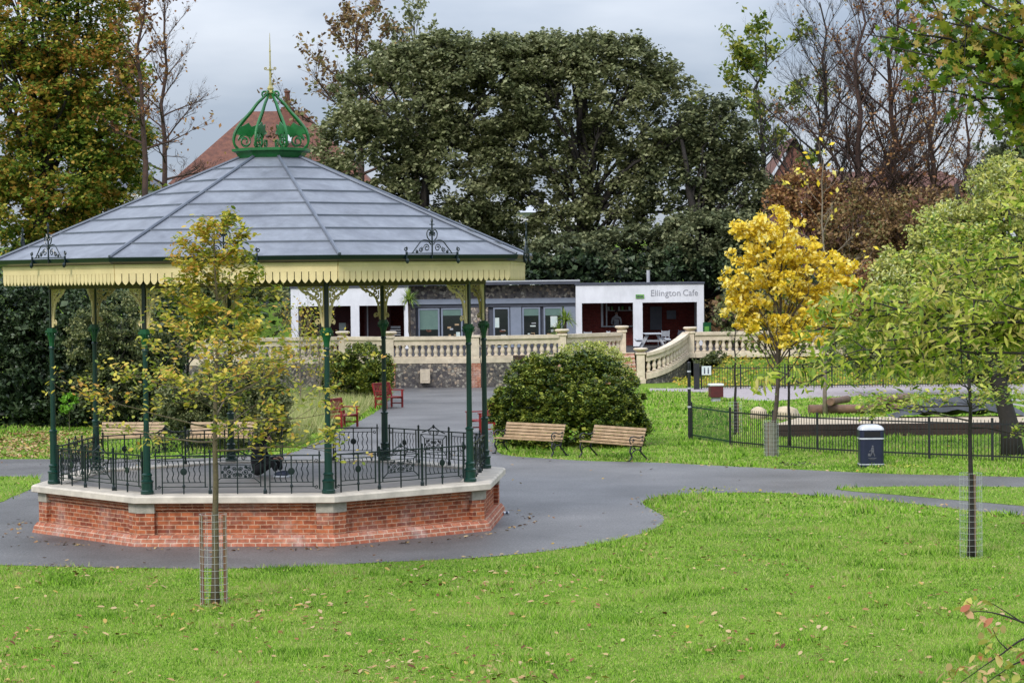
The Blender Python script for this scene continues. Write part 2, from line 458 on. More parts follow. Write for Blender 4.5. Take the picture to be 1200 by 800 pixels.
def skeleton(base, H, r0, limbs=14, start=0.25, Lmax=2.0, prof=None, elev=(20, 60), sub=6, twig=5, lean=(0, 0), wob=0.02, gens=2, curve=0.15, tr_n=8, top_r=0.15, sublen=0.45, twlen=0.3, curl=0.0):
    """tapered trunk with limbs, side branches and twigs; returns (mesh builder, twig tip points)"""
    mb = MB(); base = Vector(base); K = 12
    tr = []
    for i in range(K + 1):
        t = i / K
        tr.append(base + Vector((lean[0] * t + random.uniform(-1, 1) * wob * H * t * 0.6, lean[1] * t + random.uniform(-1, 1) * wob * H * t * 0.6, H * t)))
    rad = [r0 * (1 - (1 - top_r) * (i / K) ** 0.9) * (1.25 if i == 0 else 1) for i in range(K + 1)]
    mb.tube(tr, rad, tr_n)
    def at(t):
        x = t * K; i = min(int(x), K - 1); return tr[i].lerp(tr[i + 1], x - i), rad[i] + (rad[i + 1] - rad[i]) * (x - i)
    tips = []
    for j in range(limbs):
        t = start + (1 - start) * ((j + random.random() * 0.7) / limbs) * 0.98
        p, r = at(t)
        az = j * 2.39996 + random.uniform(-.4, .4)
        u = (t - start) / (1 - start)
        L = Lmax * (prof(u) if prof else (1 - 0.7 * u)) * random.uniform(0.8, 1.15)
        e = R_(elev[0] + (elev[1] - elev[0]) * u + random.uniform(-8, 8))
        d = Vector((math.cos(az) * math.cos(e), math.sin(az) * math.cos(e), math.sin(e)))
        pts = [p]; n = 6
        for k in range(n):
            d = (d + Vector((random.uniform(-1, 1), random.uniform(-1, 1), random.uniform(-1, 1) + curl)) * curve).normalized()
            pts.append(pts[-1] + d * L / n)
        rl = max(r * 0.5, 0.006)
        mb.tube(pts, [rl * (1 - 0.8 * i / n) for i in range(n + 1)], 5, False)
        tips.append(pts[-1])
        for k in range(sub):
            s = random.uniform(0.25, 1.0); x = s * n; i = min(int(x), n - 1)
            q = pts[i].lerp(pts[i + 1], x - i); dd = (pts[i + 1] - pts[i]).normalized()
            side = dd.cross(Vector((0, 0, 1))) * random.choice((-1, 1)) * random.uniform(.4, 1.1) + Vector((0, 0, random.uniform(-.15, .5)))
            e2 = (dd * 0.8 + side).normalized(); L2 = L * sublen * random.uniform(.5, 1.1)
            sp_ = [q]
            for kk in range(4):
                e2 = (e2 + Vector((random.uniform(-1, 1), random.uniform(-1, 1), random.uniform(-1, 1) + curl)) * curve).normalized()
                sp_.append(sp_[-1] + e2 * L2 / 4)
            rs = max(rl * (1 - .7 * s) * .55, 0.004)
            mb.tube(sp_, [rs * (1 - .7 * i2 / 4) for i2 in range(5)], 4, False)
            tips.append(sp_[-1]); tips.append(sp_[2])
            if gens > 1:
                for m_ in range(twig):
                    i3 = random.randint(1, 3); q3 = sp_[i3].lerp(sp_[i3 + 1], random.random())
                    e3 = (e2 + Vector((random.uniform(-1, 1), random.uniform(-1, 1), random.uniform(-.6, 1))) * .9).normalized()
                    L3 = L2 * twlen * random.uniform(.6, 1.4)
                    e4 = (e3 + Vector((random.uniform(-.5, .5), random.uniform(-.5, .5), random.uniform(-.2, .5)))).normalized()
                    m1 = q3 + e3 * L3 * .5; m2 = m1 + e4 * L3 * .5
                    mb.tube([q3, m1, m2], [rs * .5, rs * .35, rs * .2], 3, False)
                    tips.append(m2); tips.append(m1)
                    if gens > 2:
                        for _ in range(3):
                            e5 = (e4 + Vector((random.uniform(-1, 1), random.uniform(-1, 1), random.uniform(-.5, 1)))).normalized()
                            m3 = m1.lerp(m2, random.random()); m4 = m3 + e5 * L3 * .6
                            mb.tube([m3, m4], [rs * .25, rs * .12], 3, False); tips.append(m4)
    return mb, tips

def pts_around(tips, n, r, flat=0.8):
    T = np.array([tuple(t) for t in tips]); idx = rng.integers(0, len(T), n)
    q = unit(n) * (rng.uniform(0, 1, n) ** .6)[:, None] * r; q[:, 2] *= flat
    return T[idx] + q

# ------------------------------------------------------------------ palette
M = {}
def grain(m, scale, lo, hi, c_lo, c_hi, stretch=(1, 1, 1), detail=6):
    t = m.node_tree; b = t.nodes['Principled BSDF']; src = b.inputs['Base Color'].links[0].from_socket
    tc = t.nodes.new('ShaderNodeTexCoord'); mp = t.nodes.new('ShaderNodeMapping'); mp.inputs['Scale'].default_value = stretch
    n = t.nodes.new('ShaderNodeTexNoise'); n.inputs['Scale'].default_value = scale; n.inputs['Detail'].default_value = detail; n.inputs['Roughness'].default_value = .7
    r = t.nodes.new('ShaderNodeValToRGB'); r.color_ramp.elements[0].position = lo; r.color_ramp.elements[1].position = hi
    r.color_ramp.elements[0].color = c4([c_lo] * 3); r.color_ramp.elements[1].color = c4([c_hi] * 3)
    mm = t.nodes.new('ShaderNodeMixRGB'); mm.blend_type = 'MULTIPLY'; mm.inputs['Fac'].default_value = 1
    t.links.new(tc.outputs['Object'], mp.inputs[0]); t.links.new(mp.outputs[0], n.inputs['Vector']); t.links.new(n.outputs[0], r.inputs[0])
    t.links.new(src, mm.inputs['Color1']); t.links.new(r.outputs[0], mm.inputs['Color2']); t.links.new(mm.outputs[0], b.inputs['Base Color'])
M['asphalt'] = mat('asphalt', (.062, .058, .056), (.135, .128, .124), 0.32, 0.47, bump=0.35, bscale=45, spec=0.5, lo=.32, hi=.68, detail=12)
grain(M['asphalt'], 22, .36, .70, .62, 1.7)
grain(M['asphalt'], 28, .35, .72, .72, 1.6)
M['stone'] = mat('cream_stone', (.74, .62, .47), (.58, .48, .36), 2.5, 0.75, bump=0.15)
grain(M['stone'], 4, .35, .7, .78, 1.05)
M['coping'] = mat('coping_stone', (.64, .57, .47), (.46, .41, .34), 3.0, 0.7, bump=0.15, detail=8)
M['block'] = mat('grey_stone_block', (.42, .38, .31), (.30, .28, .23), 8, 0.8, bump=0.3)
M['brick'] = brick_mat('orange_brick', (.50, .15, .06), (.22, .055, .030), (.52, .30, .19), stain=0.40)
M['brick_low'] = brick_mat('worn_plinth_brick', (.48, .18, .10), (.34, .10, .055), (.52, .35, .25), stain=0.6)
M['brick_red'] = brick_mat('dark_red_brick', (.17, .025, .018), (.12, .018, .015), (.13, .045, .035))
M['green'] = mat('dark_green_paint', (.002, .034, .024), (.003, .025, .019), 4, 0.32, spec=0.5)
M['green_hi'] = mat('bright_green_paint', (.004, .085, .028), (.003, .06, .022), 4, 0.32)
M['rail'] = mat('blackish_green_paint', (.002, .009, .010), (.003, .013, .013), 6, 0.35)
M['crown'] = mat('vivid_green_paint', (.006, .135, .025), (.005, .085, .018), 5, 0.4)
M['cream'] = mat('cream_yellow_paint', (.82, .66, .35), (.70, .56, .29), 3, 0.5)
grain(M['cream'], 6, .35, .7, .82, 1.04)
M['gold'] = mat('old_gold_paint', (.42, .36, .14), (.30, .26, .12), 6, 0.45)
M['roofm'] = mat('lead_grey_sheet', (.115, .125, .150), (.195, .21, .24), 0.9, 0.44, spec=0.45, bump=0.14, bscale=3, detail=9, lo=.36, hi=.64)
grain(M['roofm'], 5, .3, .7, .80, 1.15); grain(M['roofm'], 1.4, .56, .72, 1.0, .72)
M['seam'] = mat('dull_lead_roll', (.085, .10, .13), (.12, .135, .165), 2, 0.45)
M['soffit'] = mat('brown_timber_soffit', (.14, .10, .05), (.09, .07, .04), 4, 0.7)
M['gutter'] = mat('gutter_green_black', (.002, .008, .010), (.003, .012, .014), 4, 0.3)
M['floor'] = mat('bandstand_floor_paving', (.24, .22, .20), (.17, .16, .15), 2.2, 0.6, bump=.1)
M['slat'] = mat('varnished_timber', (.50, .345, .20), (.36, .24, .13), 5, 0.5, bump=.1)
grain(M['slat'], 4, .35, .7, .72, 1.1, stretch=(1, 9, 9))
M['iron'] = mat('black_cast_iron', (.010, .011, .013), (.018, .019, .022), 8, 0.45)
M['red'] = mat('red_painted_wood', (.25, .012, .012), (.17, .010, .012), 5, 0.45)
M['white'] = mat('white_render', (.74, .74, .77), (.66, .66, .69), 0.8, 0.8)
grain(M['white'], 1.6, .35, .65, .86, 1.03, stretch=(1, 1, .35))
M['trimdark'] = mat('dark_roof_trim', (.05, .055, .075), (.07, .075, .10), 3, 0.5)
M['greyframe'] = mat('blue_grey_frame', (.22, .25, .32), (.19, .22, .28), 3, 0.5)
M['glass'] = glass_mat('dark_glass', (.015, .02, .02))
M['blind'] = mat('green_roller_blind', (.10, .17, .15), (.12, .20, .17), 4, 0.7)
M['paper'] = mat('pale_paper', (.62, .66, .62), (.5, .6, .58), 6, 0.8)
M['flint'] = flint_mat('flint_wall', 8, .62)
M['flint2'] = flint_mat('flint_band', 6.5, .95)
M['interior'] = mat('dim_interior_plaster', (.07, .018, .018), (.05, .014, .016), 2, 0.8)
M['pale_grey'] = mat('pale_grey_metal', (.42, .43, .45), (.36, .37, .40), 4, 0.5)
M['letters'] = mat('grey_metal_letters', (.30, .30, .33), (.27, .27, .30), 4, 0.5)
M['sign_green'] = mat('green_sign_board', (.18, .42, .05), (.06, .22, .06), 30, 0.5, lo=.45, hi=.55)
M['terrace'] = mat('terrace_paving', (.065, .06, .06), (.045, .042, .042), 2, 0.95, spec=.08)
M['pinkpath'] = mat('pinkish_gravel_path', (.36, .31, .31), (.28, .24, .24), 3, 0.8, bump=.2, bscale=50)
M['bark'] = mat('brown_bark', (.085, .062, .042), (.045, .034, .026), 9, 0.9, bump=.6, bscale=30)
M['bark_dark'] = mat('dark_bark', (.030, .024, .020), (.018, .015, .013), 7, 0.9, bump=.5, bscale=25)
M['bark_rust'] = mat('rusty_brown_bark', (.075, .040, .028), (.040, .024, .020), 5, 0.9, bump=.5, bscale=25)
M['bark_moss'] = mat('mossy_young_bark', (.14, .11, .055), (.085, .065, .04), 12, 0.85, bump=.5, bscale=40)
M['bark_pale'] = mat('pale_grey_twigs', (.24, .19, .14), (.15, .12, .09), 8, 0.85)
M['stake'] = mat('brown_stake_wood', (.20, .11, .06), (.13, .07, .04), 12, 0.85)
M['wire'] = mat('pale_galvanised_wire', (.50, .52, .50), (.40, .42, .40), 20, 0.4, metal=0.3)
M['sleevem'] = mat('grey_green_tree_sleeve', (.20, .20, .15), (.13, .12, .09), 9, 0.7)
M['log'] = mat('peeled_log_wood', (.22, .125, .075), (.13, .075, .05), 4, 0.8, bump=.2)
grain(M['log'], 3, .3, .7, .7, 1.1, stretch=(1, 8, 8))
M['sleeper'] = mat('dark_sleeper_wood', (.045, .024, .018), (.028, .016, .014), 5, 0.85, bump=.3)
M['boulder'] = mat('sandy_boulder_rock', (.50, .40, .27), (.34, .28, .20), 3, 0.85, bump=.5, bscale=9)
M['binblue'] = mat('navy_bin_plastic', (.010, .013, .035), (.014, .018, .045), 6, 0.35)
M['silver'] = mat('silver_band_and_lid_sheen', (.55, .56, .60), (.45, .46, .50), 6, 0.35)  # real bands; on the bin lid this tone is painted sky reflection
M['faded'] = mat('faded_symbol_print', (.13, .13, .15), (.07, .07, .09), 30, 0.5)
M['maroon'] = mat('maroon_bin_paint', (.10, .012, .016), (.07, .01, .014), 6, 0.5)
M['tile_red'] = mat('red_clay_tiles', (.19, .075, .045), (.12, .048, .034), 3, 0.85, bump=.5, bscale=14, detail=9)
grain(M['tile_red'], 2.5, .35, .7, .65, 1.1)
M['brick_far'] = mat('red_brick_far', (.20, .085, .062), (.14, .058, .045), 8, 0.9)
M['black_cloth'] = mat('black_cloth', (.006, .006, .008), (.010, .010, .012), 10, 0.9)
M['skin'] = mat('skin', (.45, .25, .17), (.40, .22, .15), 10, 0.6)
M['shoe'] = mat('dark_blue_shoe', (.02, .03, .06), (.03, .04, .08), 10, 0.5)
M['sole'] = mat('white_shoe_sole', (.65, .68, .72), (.55, .58, .62), 10, 0.6)
M['shirt'] = mat('pale_grey_shirt', (.42, .42, .46), (.36, .36, .40), 8, 0.85)
M['hair'] = mat('dark_hair', (.015, .010, .008), (.02, .014, .01), 20, 0.6)

def lawn_material():
    m, t, b = newmat('lawn_turf')
    b.inputs['Roughness'].default_value = 0.9; b.inputs['Specular IOR Level'].default_value = 0.1
    tc = t.nodes.new('ShaderNodeTexCoord')
    n = t.nodes.new('ShaderNodeTexNoise'); n.inputs['Scale'].default_value = 0.35; n.inputs['Detail'].default_value = 6; n.inputs['Roughness'].default_value = .65
    t.links.new(tc.outputs['Object'], n.inputs['Vector'])
    r = t.nodes.new('ShaderNodeValToRGB')
    r.color_ramp.elements[0].position = .32; r.color_ramp.elements[0].color = (.10, .19, .020, 1)
    r.color_ramp.elements[1].position = .68; r.color_ramp.elements[1].color = (.20, .29, .04, 1)
    t.links.new(n.outputs[0], r.inputs[0])
    n2 = t.nodes.new('ShaderNodeTexNoise'); n2.inputs['Scale'].default_value = 14; n2.inputs['Detail'].default_value = 4
    t.links.new(tc.outputs['Object'], n2.inputs['Vector'])
    r2 = t.nodes.new('ShaderNodeValToRGB'); r2.color_ramp.elements[0].position = .3; r2.color_ramp.elements[0].color = (.55, .6, .5, 1)
    r2.color_ramp.elements[1].position = .7; r2.color_ramp.elements[1].color = (1.15, 1.1, 1.0, 1)
    t.links.new(n2.outputs[0], r2.inputs[0])
    mm = t.nodes.new('ShaderNodeMixRGB'); mm.blend_type = 'MULTIPLY'; mm.inputs['Fac'].default_value = 1
    t.links.new(r.outputs[0], mm.inputs['Color1']); t.links.new(r2.outputs[0], mm.inputs['Color2'])
    t.links.new(mm.outputs[0], b.inputs['Base Color'])
    bp = t.nodes.new('ShaderNodeBump'); bp.inputs['Strength'].default_value = .8; bp.inputs['Distance'].default_value = .05
    t.links.new(n2.outputs[0], bp.inputs['Height']); t.links.new(bp.outputs[0], b.inputs['Normal'])
    return m
M['lawn'] = lawn_material()
M['blade'] = leaf_mat('grass_blades', [(.055, .125, .012), (.13, .28, .020), (.22, .43, .032), (.31, .51, .055), (.46, .52, .16), (.38, .36, .14)], trans=.33, rough=.65, pscale=.9, patch=1.0, spec=.15)
M['tallgrass'] = leaf_mat('tall_dry_grass', [(.22, .30, .07), (.40, .42, .15), (.56, .52, .26), (.34, .38, .12)], trans=.35, rough=.7, pscale=.6)
M['litter'] = leaf_mat('fallen_leaves', [(.09, .04, .018), (.24, .12, .05), (.38, .24, .11), (.46, .35, .20), (.42, .28, .05)], trans=.1, rough=.8, patch=.2, spec=.15)
M['lf_oak'] = leaf_mat('evergreen_oak_leaves', [(.062, .076, .032), (.14, .158, .065), (.25, .265, .12), (.40, .40, .22)], trans=.38, rough=.55, pscale=.25, patch=.9, spec=.2)
M['lf_oak2'] = leaf_mat('dark_evergreen_leaves', [(.044, .058, .030), (.092, .11, .052), (.16, .18, .085), (.28, .29, .15)], trans=.32, rough=.55, pscale=.3, spec=.2)
M['lf_syc'] = leaf_mat('turning_sycamore_leaves', [(.050, .095, .016), (.10, .17, .024), (.18, .27, .04), (.34, .38, .06), (.55, .42, .08), (.58, .28, .07)], trans=.42, rough=.5, pscale=.45, patch=.8)
M['lf_dark'] = leaf_mat('dark_laurel_leaves', [(.010, .020, .009), (.022, .040, .016), (.045, .075, .030), (.10, .135, .065)], trans=.15, rough=.4, pscale=.6)
M['lf_shrub'] = leaf_mat('olive_shrub_leaves', [(.030, .050, .016), (.080, .105, .036), (.17, .19, .075), (.28, .28, .11)], trans=.25, rough=.5, pscale=.6)
M['lf_clip'] = leaf_mat('clipped_bush_leaves', [(.016, .036, .010), (.055, .095, .014), (.17, .22, .024), (.36, .38, .06)], trans=.22, rough=.5, pscale=1.6, patch=.9)
M['lf_yel'] = leaf_mat('yellow_autumn_leaves', [(.66, .46, .02), (.84, .62, .04), (.90, .72, .10), (.90, .80, .32)], trans=.35, rough=.5, pscale=.8, patch=.4)
M['lf_elm'] = leaf_mat('yellow_green_young_leaves', [(.12, .18, .02), (.26, .30, .03), (.48, .44, .05), (.66, .52, .08), (.56, .30, .05)], trans=.38, rough=.5, pscale=.9, patch=.8)
M['lf_fresh'] = leaf_mat('fresh_green_leaves', [(.09, .17, .018), (.20, .31, .03), (.38, .46, .05), (.58, .58, .10), (.50, .42, .14)], trans=.38, rough=.45, pscale=.8, patch=.7)
M['lf_pale'] = leaf_mat('pale_silvery_green_leaves', [(.14, .19, .05), (.29, .35, .08), (.46, .49, .12), (.66, .62, .16), (.50, .52, .30)], trans=.35, rough=.5, pscale=.5, patch=.6)
M['lf_maple'] = leaf_mat('maple_leaves', [(.045, .10, .014), (.09, .17, .02), (.19, .28, .03), (.32, .34, .04), (.40, .24, .06)], trans=.4, rough=.42, pscale=.9, patch=.5)
M['lf_brown'] = leaf_mat('brown_copper_leaves', [(.07, .040, .022), (.14, .080, .038), (.24, .14, .060), (.34, .22, .09), (.20, .20, .07)], trans=.28, rough=.6, pscale=.5)
M['lf_rust'] = leaf_mat('rust_red_leaves', [(.10, .045, .025), (.20, .085, .035), (.32, .16, .06), (.40, .26, .10)], trans=.25, rough=.6, pscale=.8)
M['lf_ygreen'] = leaf_mat('yellowish_green_leaves', [(.06, .11, .018), (.13, .19, .025), (.24, .28, .035), (.34, .32, .05)], trans=.3, rough=.5, pscale=.5)
M['lf_twig'] = leaf_mat('pinkish_yellow_leaves', [(.20, .25, .04), (.50, .48, .10), (.62, .42, .22), (.45, .15, .08)], trans=.35, rough=.5, patch=.3)
M['lf_palm'] = leaf_mat('sword_leaves', [(.08, .15, .02), (.20, .30, .04), (.36, .42, .10)], trans=.3, rough=.45, pscale=2)
M['lf_bright'] = leaf_mat('bright_lime_leaves', [(.12, .30, .02), (.22, .44, .04)], trans=.4, rough=.5)

# ------------------------------------------------------------------ terrain
def sstep(a, b, x):
    t = np.clip((x - a) / (b - a), 0, 1); return t * t * (3 - 2 * t)

def terr(x, y):
    x = np.asarray(x, float); y = np.asarray(y, float)
    z = sstep(128, 150, y) * 3.6 + sstep(150, 320, y) * 6
    left = 1 - sstep(-16, -13, x)
    z = np.maximum(z, left * (sstep(113, 126, y) * 3.0 + sstep(126, 150, y) * 1.2))
    right = sstep(8.6, 10.0, x)
    z = np.maximum(z, right * sstep(106.5, 112.5, y) * 0.95)
    return z

ys = np.concatenate([[-60, -20, 0, 10, 20], np.arange(25, 100, 5), np.arange(100, 155, 1.0), [165, 180, 200, 240, 300, 400, 600, 900, 1500]])
xs = np.concatenate([[-900, -400, -200, -120, -80, -60, -45], np.arange(-36, 37, 1.0), [45, 60, 80, 120, 200, 400, 900]])
X, Y = np.meshgrid(xs, ys)
V = np.stack([X, Y, terr(X, Y)], -1).reshape(-1, 3)
nx = len(xs)
Fc = [(j * nx + i, j * nx + i + 1, (j + 1) * nx + i + 1, (j + 1) * nx + i) for j in range(len(ys) - 1) for i in range(nx - 1)]
o = np_mesh('lawn', V, np.array(Fc), 4, M['lawn']); tag(o, kind='structure')
o.data.polygons.foreach_set('use_smooth', [True] * len(o.data.polygons))

def gp(lst): return [G(*p).to_2d() for p in lst]
def sm(pts, n=5): return [Vector(p).to_2d() for p in catmull([Vector((p[0], p[1], 0)) for p in pts], n)]

low_edge = sm(gp([(-160, 655), (-60, 660), (40, 663), (140, 665), (250, 666), (350, 664), (440, 659), (530, 655), (600, 650), (660, 643), (715, 634), (752, 625), (774, 615), (778, 606), (766, 598), (754, 591), (758, 585), (785, 581), (830, 578), (900, 577), (960, 581), (1040, 587), (1120, 596), (1200, 604), (1300, 614), (1500, 632)]), 6)
up_edge = sm(gp([(1500, 566), (1300, 561), (1200, 559), (1120, 557), (1040, 555), (930, 550), (850, 546), (770, 542), (690, 540), (640, 537), (600, 534), (582, 528), (578, 505), (577, 480), (580, 462), (583, 453)]), 5)
up_edge2 = sm(gp([(460, 453), (458, 462), (452, 472), (438, 484), (412, 498), (385, 512), (362, 522), (342, 530), (300, 534), (220, 537), (110, 538), (0, 538), (-160, 540)]), 5)
asph = low_edge + up_edge + up_edge2
def flat_sheet(name, poly, z, m):
    me = bpy.data.meshes.new(name); bm = bmesh.new()
    vs = [bm.verts.new((p[0], p[1], z)) for p in poly]; f = bm.faces.new(vs)
    bmesh.ops.recalc_face_normals(bm, faces=bm.faces)
    if f.normal.z < 0: f.normal_flip()
    bmesh.ops.triangulate(bm, faces=bm.faces[:]); bm.to_mesh(me); bm.free()
    me.materials.append(m)
    o = bpy.data.objects.new(name, me); COL.objects.link(o); tag(o, kind='structure'); return o
flat_sheet('path', asph, 0.006, M['asphalt'])
isle_r = sm(gp([(978, 573), (1010, 571), (1080, 570), (1200, 571), (1320, 574), (1320, 602), (1200, 593), (1120, 586), (1050, 580), (1000, 576), (978, 573)]), 4)[:-1]
isle_l = sm(gp([(-160, 558), (-60, 558), (30, 559), (47, 563), (40, 571), (15, 582), (-20, 592), (-160, 596), (-160, 558)]), 4)[:-1]
flat_sheet('lawn', isle_r, 0.012, M['lawn'])
flat_sheet('lawn', isle_l, 0.012, M['lawn'])
pink = sm(gp([(760, 458), (830, 460), (850, 466), (900, 470), (960, 466), (1100, 462), (1300, 462), (1300, 452), (1150, 450), (1000, 450), (880, 453), (800, 455), (760, 455)]), 3)
flat_sheet('footpath', pink, 0.008, M['pinkpath'])

def inpoly(px, py, poly):
    P = np.array([tuple(p)[:2] for p in poly]); c = np.zeros(len(px), bool)
    j = len(P) - 1
    for i in range(len(P)):
        xi, yi, xj, yj = P[i, 0], P[i, 1], P[j, 0], P[j, 1]
        if yi != yj:
            k = ((yi > py) != (yj > py)) & (px < (xj - xi) * (py - yi) / (yj - yi) + xi)
            c ^= k
        j = i
    return c
def on_grass(x, y, margin_noise=0.0):
    jx = x + rng.normal(0, 0.05, len(x)); jy = y + rng.normal(0, 0.09, len(x))
    g = ~inpoly(jx, jy, asph) | inpoly(jx, jy, isle_r) | inpoly(jx, jy, isle_l)
    g &= ~inpoly(x, y, pink)
    g &= ((x + 4.76) ** 2 + (y - 48.63) ** 2) > 26
    return g

def blades(y0, y1, dens, h, w, seedm=1.0):
    n = int((y1 - y0) * 0.5 * (y0 + y1) * 0.5 * dens)
    y = rng.uniform(y0, y1, n); x = rng.uniform(-0.25, 0.25, n) * y
    k = on_grass(x, y); x, y = x[k], y[k]; n = len(x)
    a = rng.uniform(0, 2 * PI, n)
    hh = h * rng.uniform(.5, 1.3, n); ww = w * rng.uniform(.7, 1.3, n)
    # taller tufts in places
    hh *= 0.65 + 0.9 * (np.sin(x * 1.7 + np.sin(y * 1.1) * 2) * np.sin(y * 1.3 + x * .4) > .35)
    lx, ly = rng.normal(0, .45, n) * hh, rng.normal(0, .45, n) * hh
    z = terr(x, y)
    b = np.stack([x, y, z], -1)
    d = np.stack([np.cos(a) * ww / 2, np.sin(a) * ww / 2, 0 * a], -1)
    tip = b + np.stack([lx, ly, hh], -1)
    V = np.stack([b - d, b + d, tip], 1).reshape(-1, 3)
    return V
Vg = np.concatenate([blades(27, 38, 1050, .046, .013), blades(38, 48, 640, .050, .017), blades(48, 76, 170, .07, .035), blades(76, 106, 60, .09, .07)])
o = np_mesh('grass', Vg, np.arange(len(Vg)).reshape(-1, 3), 3, M['blade']); tag(o, kind='stuff')

# fallen leaves: lawn and path
def litter(n, y0, y1, size, clump=True, xr=(-.24, .24), path=0.05):
    y = y0 + (y1 - y0) * rng.uniform(0, 1, n) ** 1.3; x = rng.uniform(xr[0], xr[1], n) * y
    dens = np.clip(0.35 + .65 * np.sin(x * .9 + 2) * np.sin(y * .7 + x * .3), .12, 1) * np.where(x < 1, 1.0, .6)
    k = rng.uniform(0, 1, n) < dens; x, y = x[k], y[k]
    g = on_grass(x, y); pick = g | (rng.uniform(0, 1, len(x)) < path)
    pick &= ((x + 4.76) ** 2 + (y - 48.63) ** 2) > 25
    x, y, g = x[pick], y[pick], g[pick]
    return np.stack([x, y, np.where(g, .035, .014) + terr(x, y)], -1)
Pl = np.concatenate([litter(5600, 28, 44, .09), litter(2200, 44, 75, .1, path=.3)])
o = leaf_cloud('leaf_litter', Pl, .085, M['litter'], shape='oval', up=1.6, var=.45); tag(o, kind='stuff')
# leaves drifted along the path edges
Q = []
for e_ in (low_edge, up_edge):
    for i in range(len(e_) - 1):
        a_, b__ = e_[i], e_[i + 1]
        if 30 < a_[1] < 75 and abs(a_[0]) < a_[1] * .24:
            for _ in range(int((b__ - a_).length * 7)):
                t_ = random.random(); Q.append((a_[0] + (b__[0] - a_[0]) * t_ + random.gauss(0, .18), a_[1] + (b__[1] - a_[1]) * t_ + random.gauss(0, .22), .028))
for _ in range(260):
    a_ = random.uniform(0, 2 * PI); r_ = 4.95 + abs(random.gauss(0, .22)); Q.append((-4.76 + r_ * math.cos(a_), 48.63 + r_ * math.sin(a_), .018))
o = leaf_cloud('leaf_litter', Q, .075, M['litter'], shape='oval', up=1.8, var=.5); tag(o, kind='stuff')
# leaf-strewn dark strip far left, behind the path
n = 2200
px_ = rng.uniform(-40, 118, n); py_ = rng.uniform(506, 537, n)
Pl = np.array([tuple(G(a, b)) for a, b in zip(px_, py_)]); Pl[:, 2] += .04
o = leaf_cloud('leaf_litter', Pl, .12, M['litter'], shape='oval', up=1.2); tag(o, kind='stuff')

# ================================================================== bandstand
BX, BY, BROT = -4.761, 48.635, -0.0753
FZ = 0.93
band = empty('bandstand', (BX, BY, 0), BROT, 'octagonal bandstand with slender green columns, grey lead roof and orange brick base', 'bandstand')
PH = R_(-157.5)
def ov(r, i, z=0.0):
    a = PH + R_(45) * i
    return Vector((r * math.cos(a), r * math.sin(a), z))
def octp(r): return [ov(r, i) for i in range(8)]
def side(k):
    a = PH + R_(45) * (k + 0.5)
    n = Vector((math.cos(a), math.sin(a), 0)); u = Vector((-n.y, n.x, 0))
    return n, u
AP = math.cos(PI / 8)

MB().prism(octp(4.60), 0.0, 0.78).build('base_wall', M['brick'], band)
mb = MB(); acc = 0
for i in range(8):      # sloping plinth courses
    a, b, a2, b2 = ov(4.84, i, 0.0), ov(4.84, i + 1, 0.0), ov(4.80, i, .13), ov(4.80, i + 1, .13)
    L = (b - a).length
    mb.quad(a, b, b2, a2, [(acc, 0), (acc + L, 0), (acc + L, .13), (acc, .13)])
    a3, b3 = ov(4.74, i, .20), ov(4.74, i + 1, .20)
    mb.quad(a2, b2, b3, a3, [(acc, .13), (acc + L, .13), (acc + L, .21), (acc, .21)])
    a4, b4 = ov(4.59, i, .205), ov(4.59, i + 1, .205)
    mb.quad(a3, b3, b4, a4, [(acc, .21), (acc + L, .21), (acc + L, .3), (acc, .3)]); acc += L
mb.build('plinth', M['brick_low'], band)
mb = MB()
for i in range(8):
    n, u = side(i); L = 2 * 4.66 * math.sin(PI / 8)
    c = n * (4.66 * AP - .05)
    mb.obox(c + Vector((0, 0, .685)), u * (L / 2 - .01), n * .05, (0, 0, .03))
    mb.obox(n * (4.69 * AP - .05) + Vector((0, 0, .748)), u * (L / 2 + .003), n * .05, (0, 0, .031))
mb.build('brick_band', M['brick'], band)
def corner_poly(r, L, inn=4.5):
    out = []
    for i in range(8):
        v = ov(r, i); n0, u0 = side(i - 1); n1, u1 = side(i)
        a = v - u0 * L; b = v + u1 * L
        out.append([a, v, b, b - n1 * (r - inn) , ov(inn, i), a - n0 * (r - inn)])
    return out
for i, p in enumerate(corner_poly(4.70, .30)):
    MB().prism(p, .19, .60).build('pilaster', M['brick'], band)
    MB().prism(corner_poly(4.715, .315)[i], .60, .778).build('stone_block', M['block'], band, bevel=.008)
mb = MB()
prof = [(4.78, .782), (4.84, .80), (4.84, .90), (4.80, .93), (4.18, .93), (4.18, .84)]
for i in range(8):
    for k in range(len(prof) - 1):
        mb.quad(ov(prof[k][0], i, prof[k][1]), ov(prof[k][0], i + 1, prof[k][1]), ov(prof[k + 1][0], i + 1, prof[k + 1][1]), ov(prof[k + 1][0], i, prof[k + 1][1]))
    mb.quad(ov(4.5, i, .782), ov(4.5, i + 1, .782), ov(4.78, i + 1, .782), ov(4.78, i, .782))
mb.build('coping', M['coping'], band)
MB().prism(octp(4.20), .5, .895).build('floor', M['floor'], band)
n5, u5 = side(5)
mb = MB()
for j in range(3):
    c = n5 * (4.80 * AP + .18 + .32 * j); z = .70 - .23 * j
    mb.obox(c + Vector((0, 0, z / 2)), u5 * .75, n5 * .16, (0, 0, z / 2))
mb.build('steps', M['block'], band)

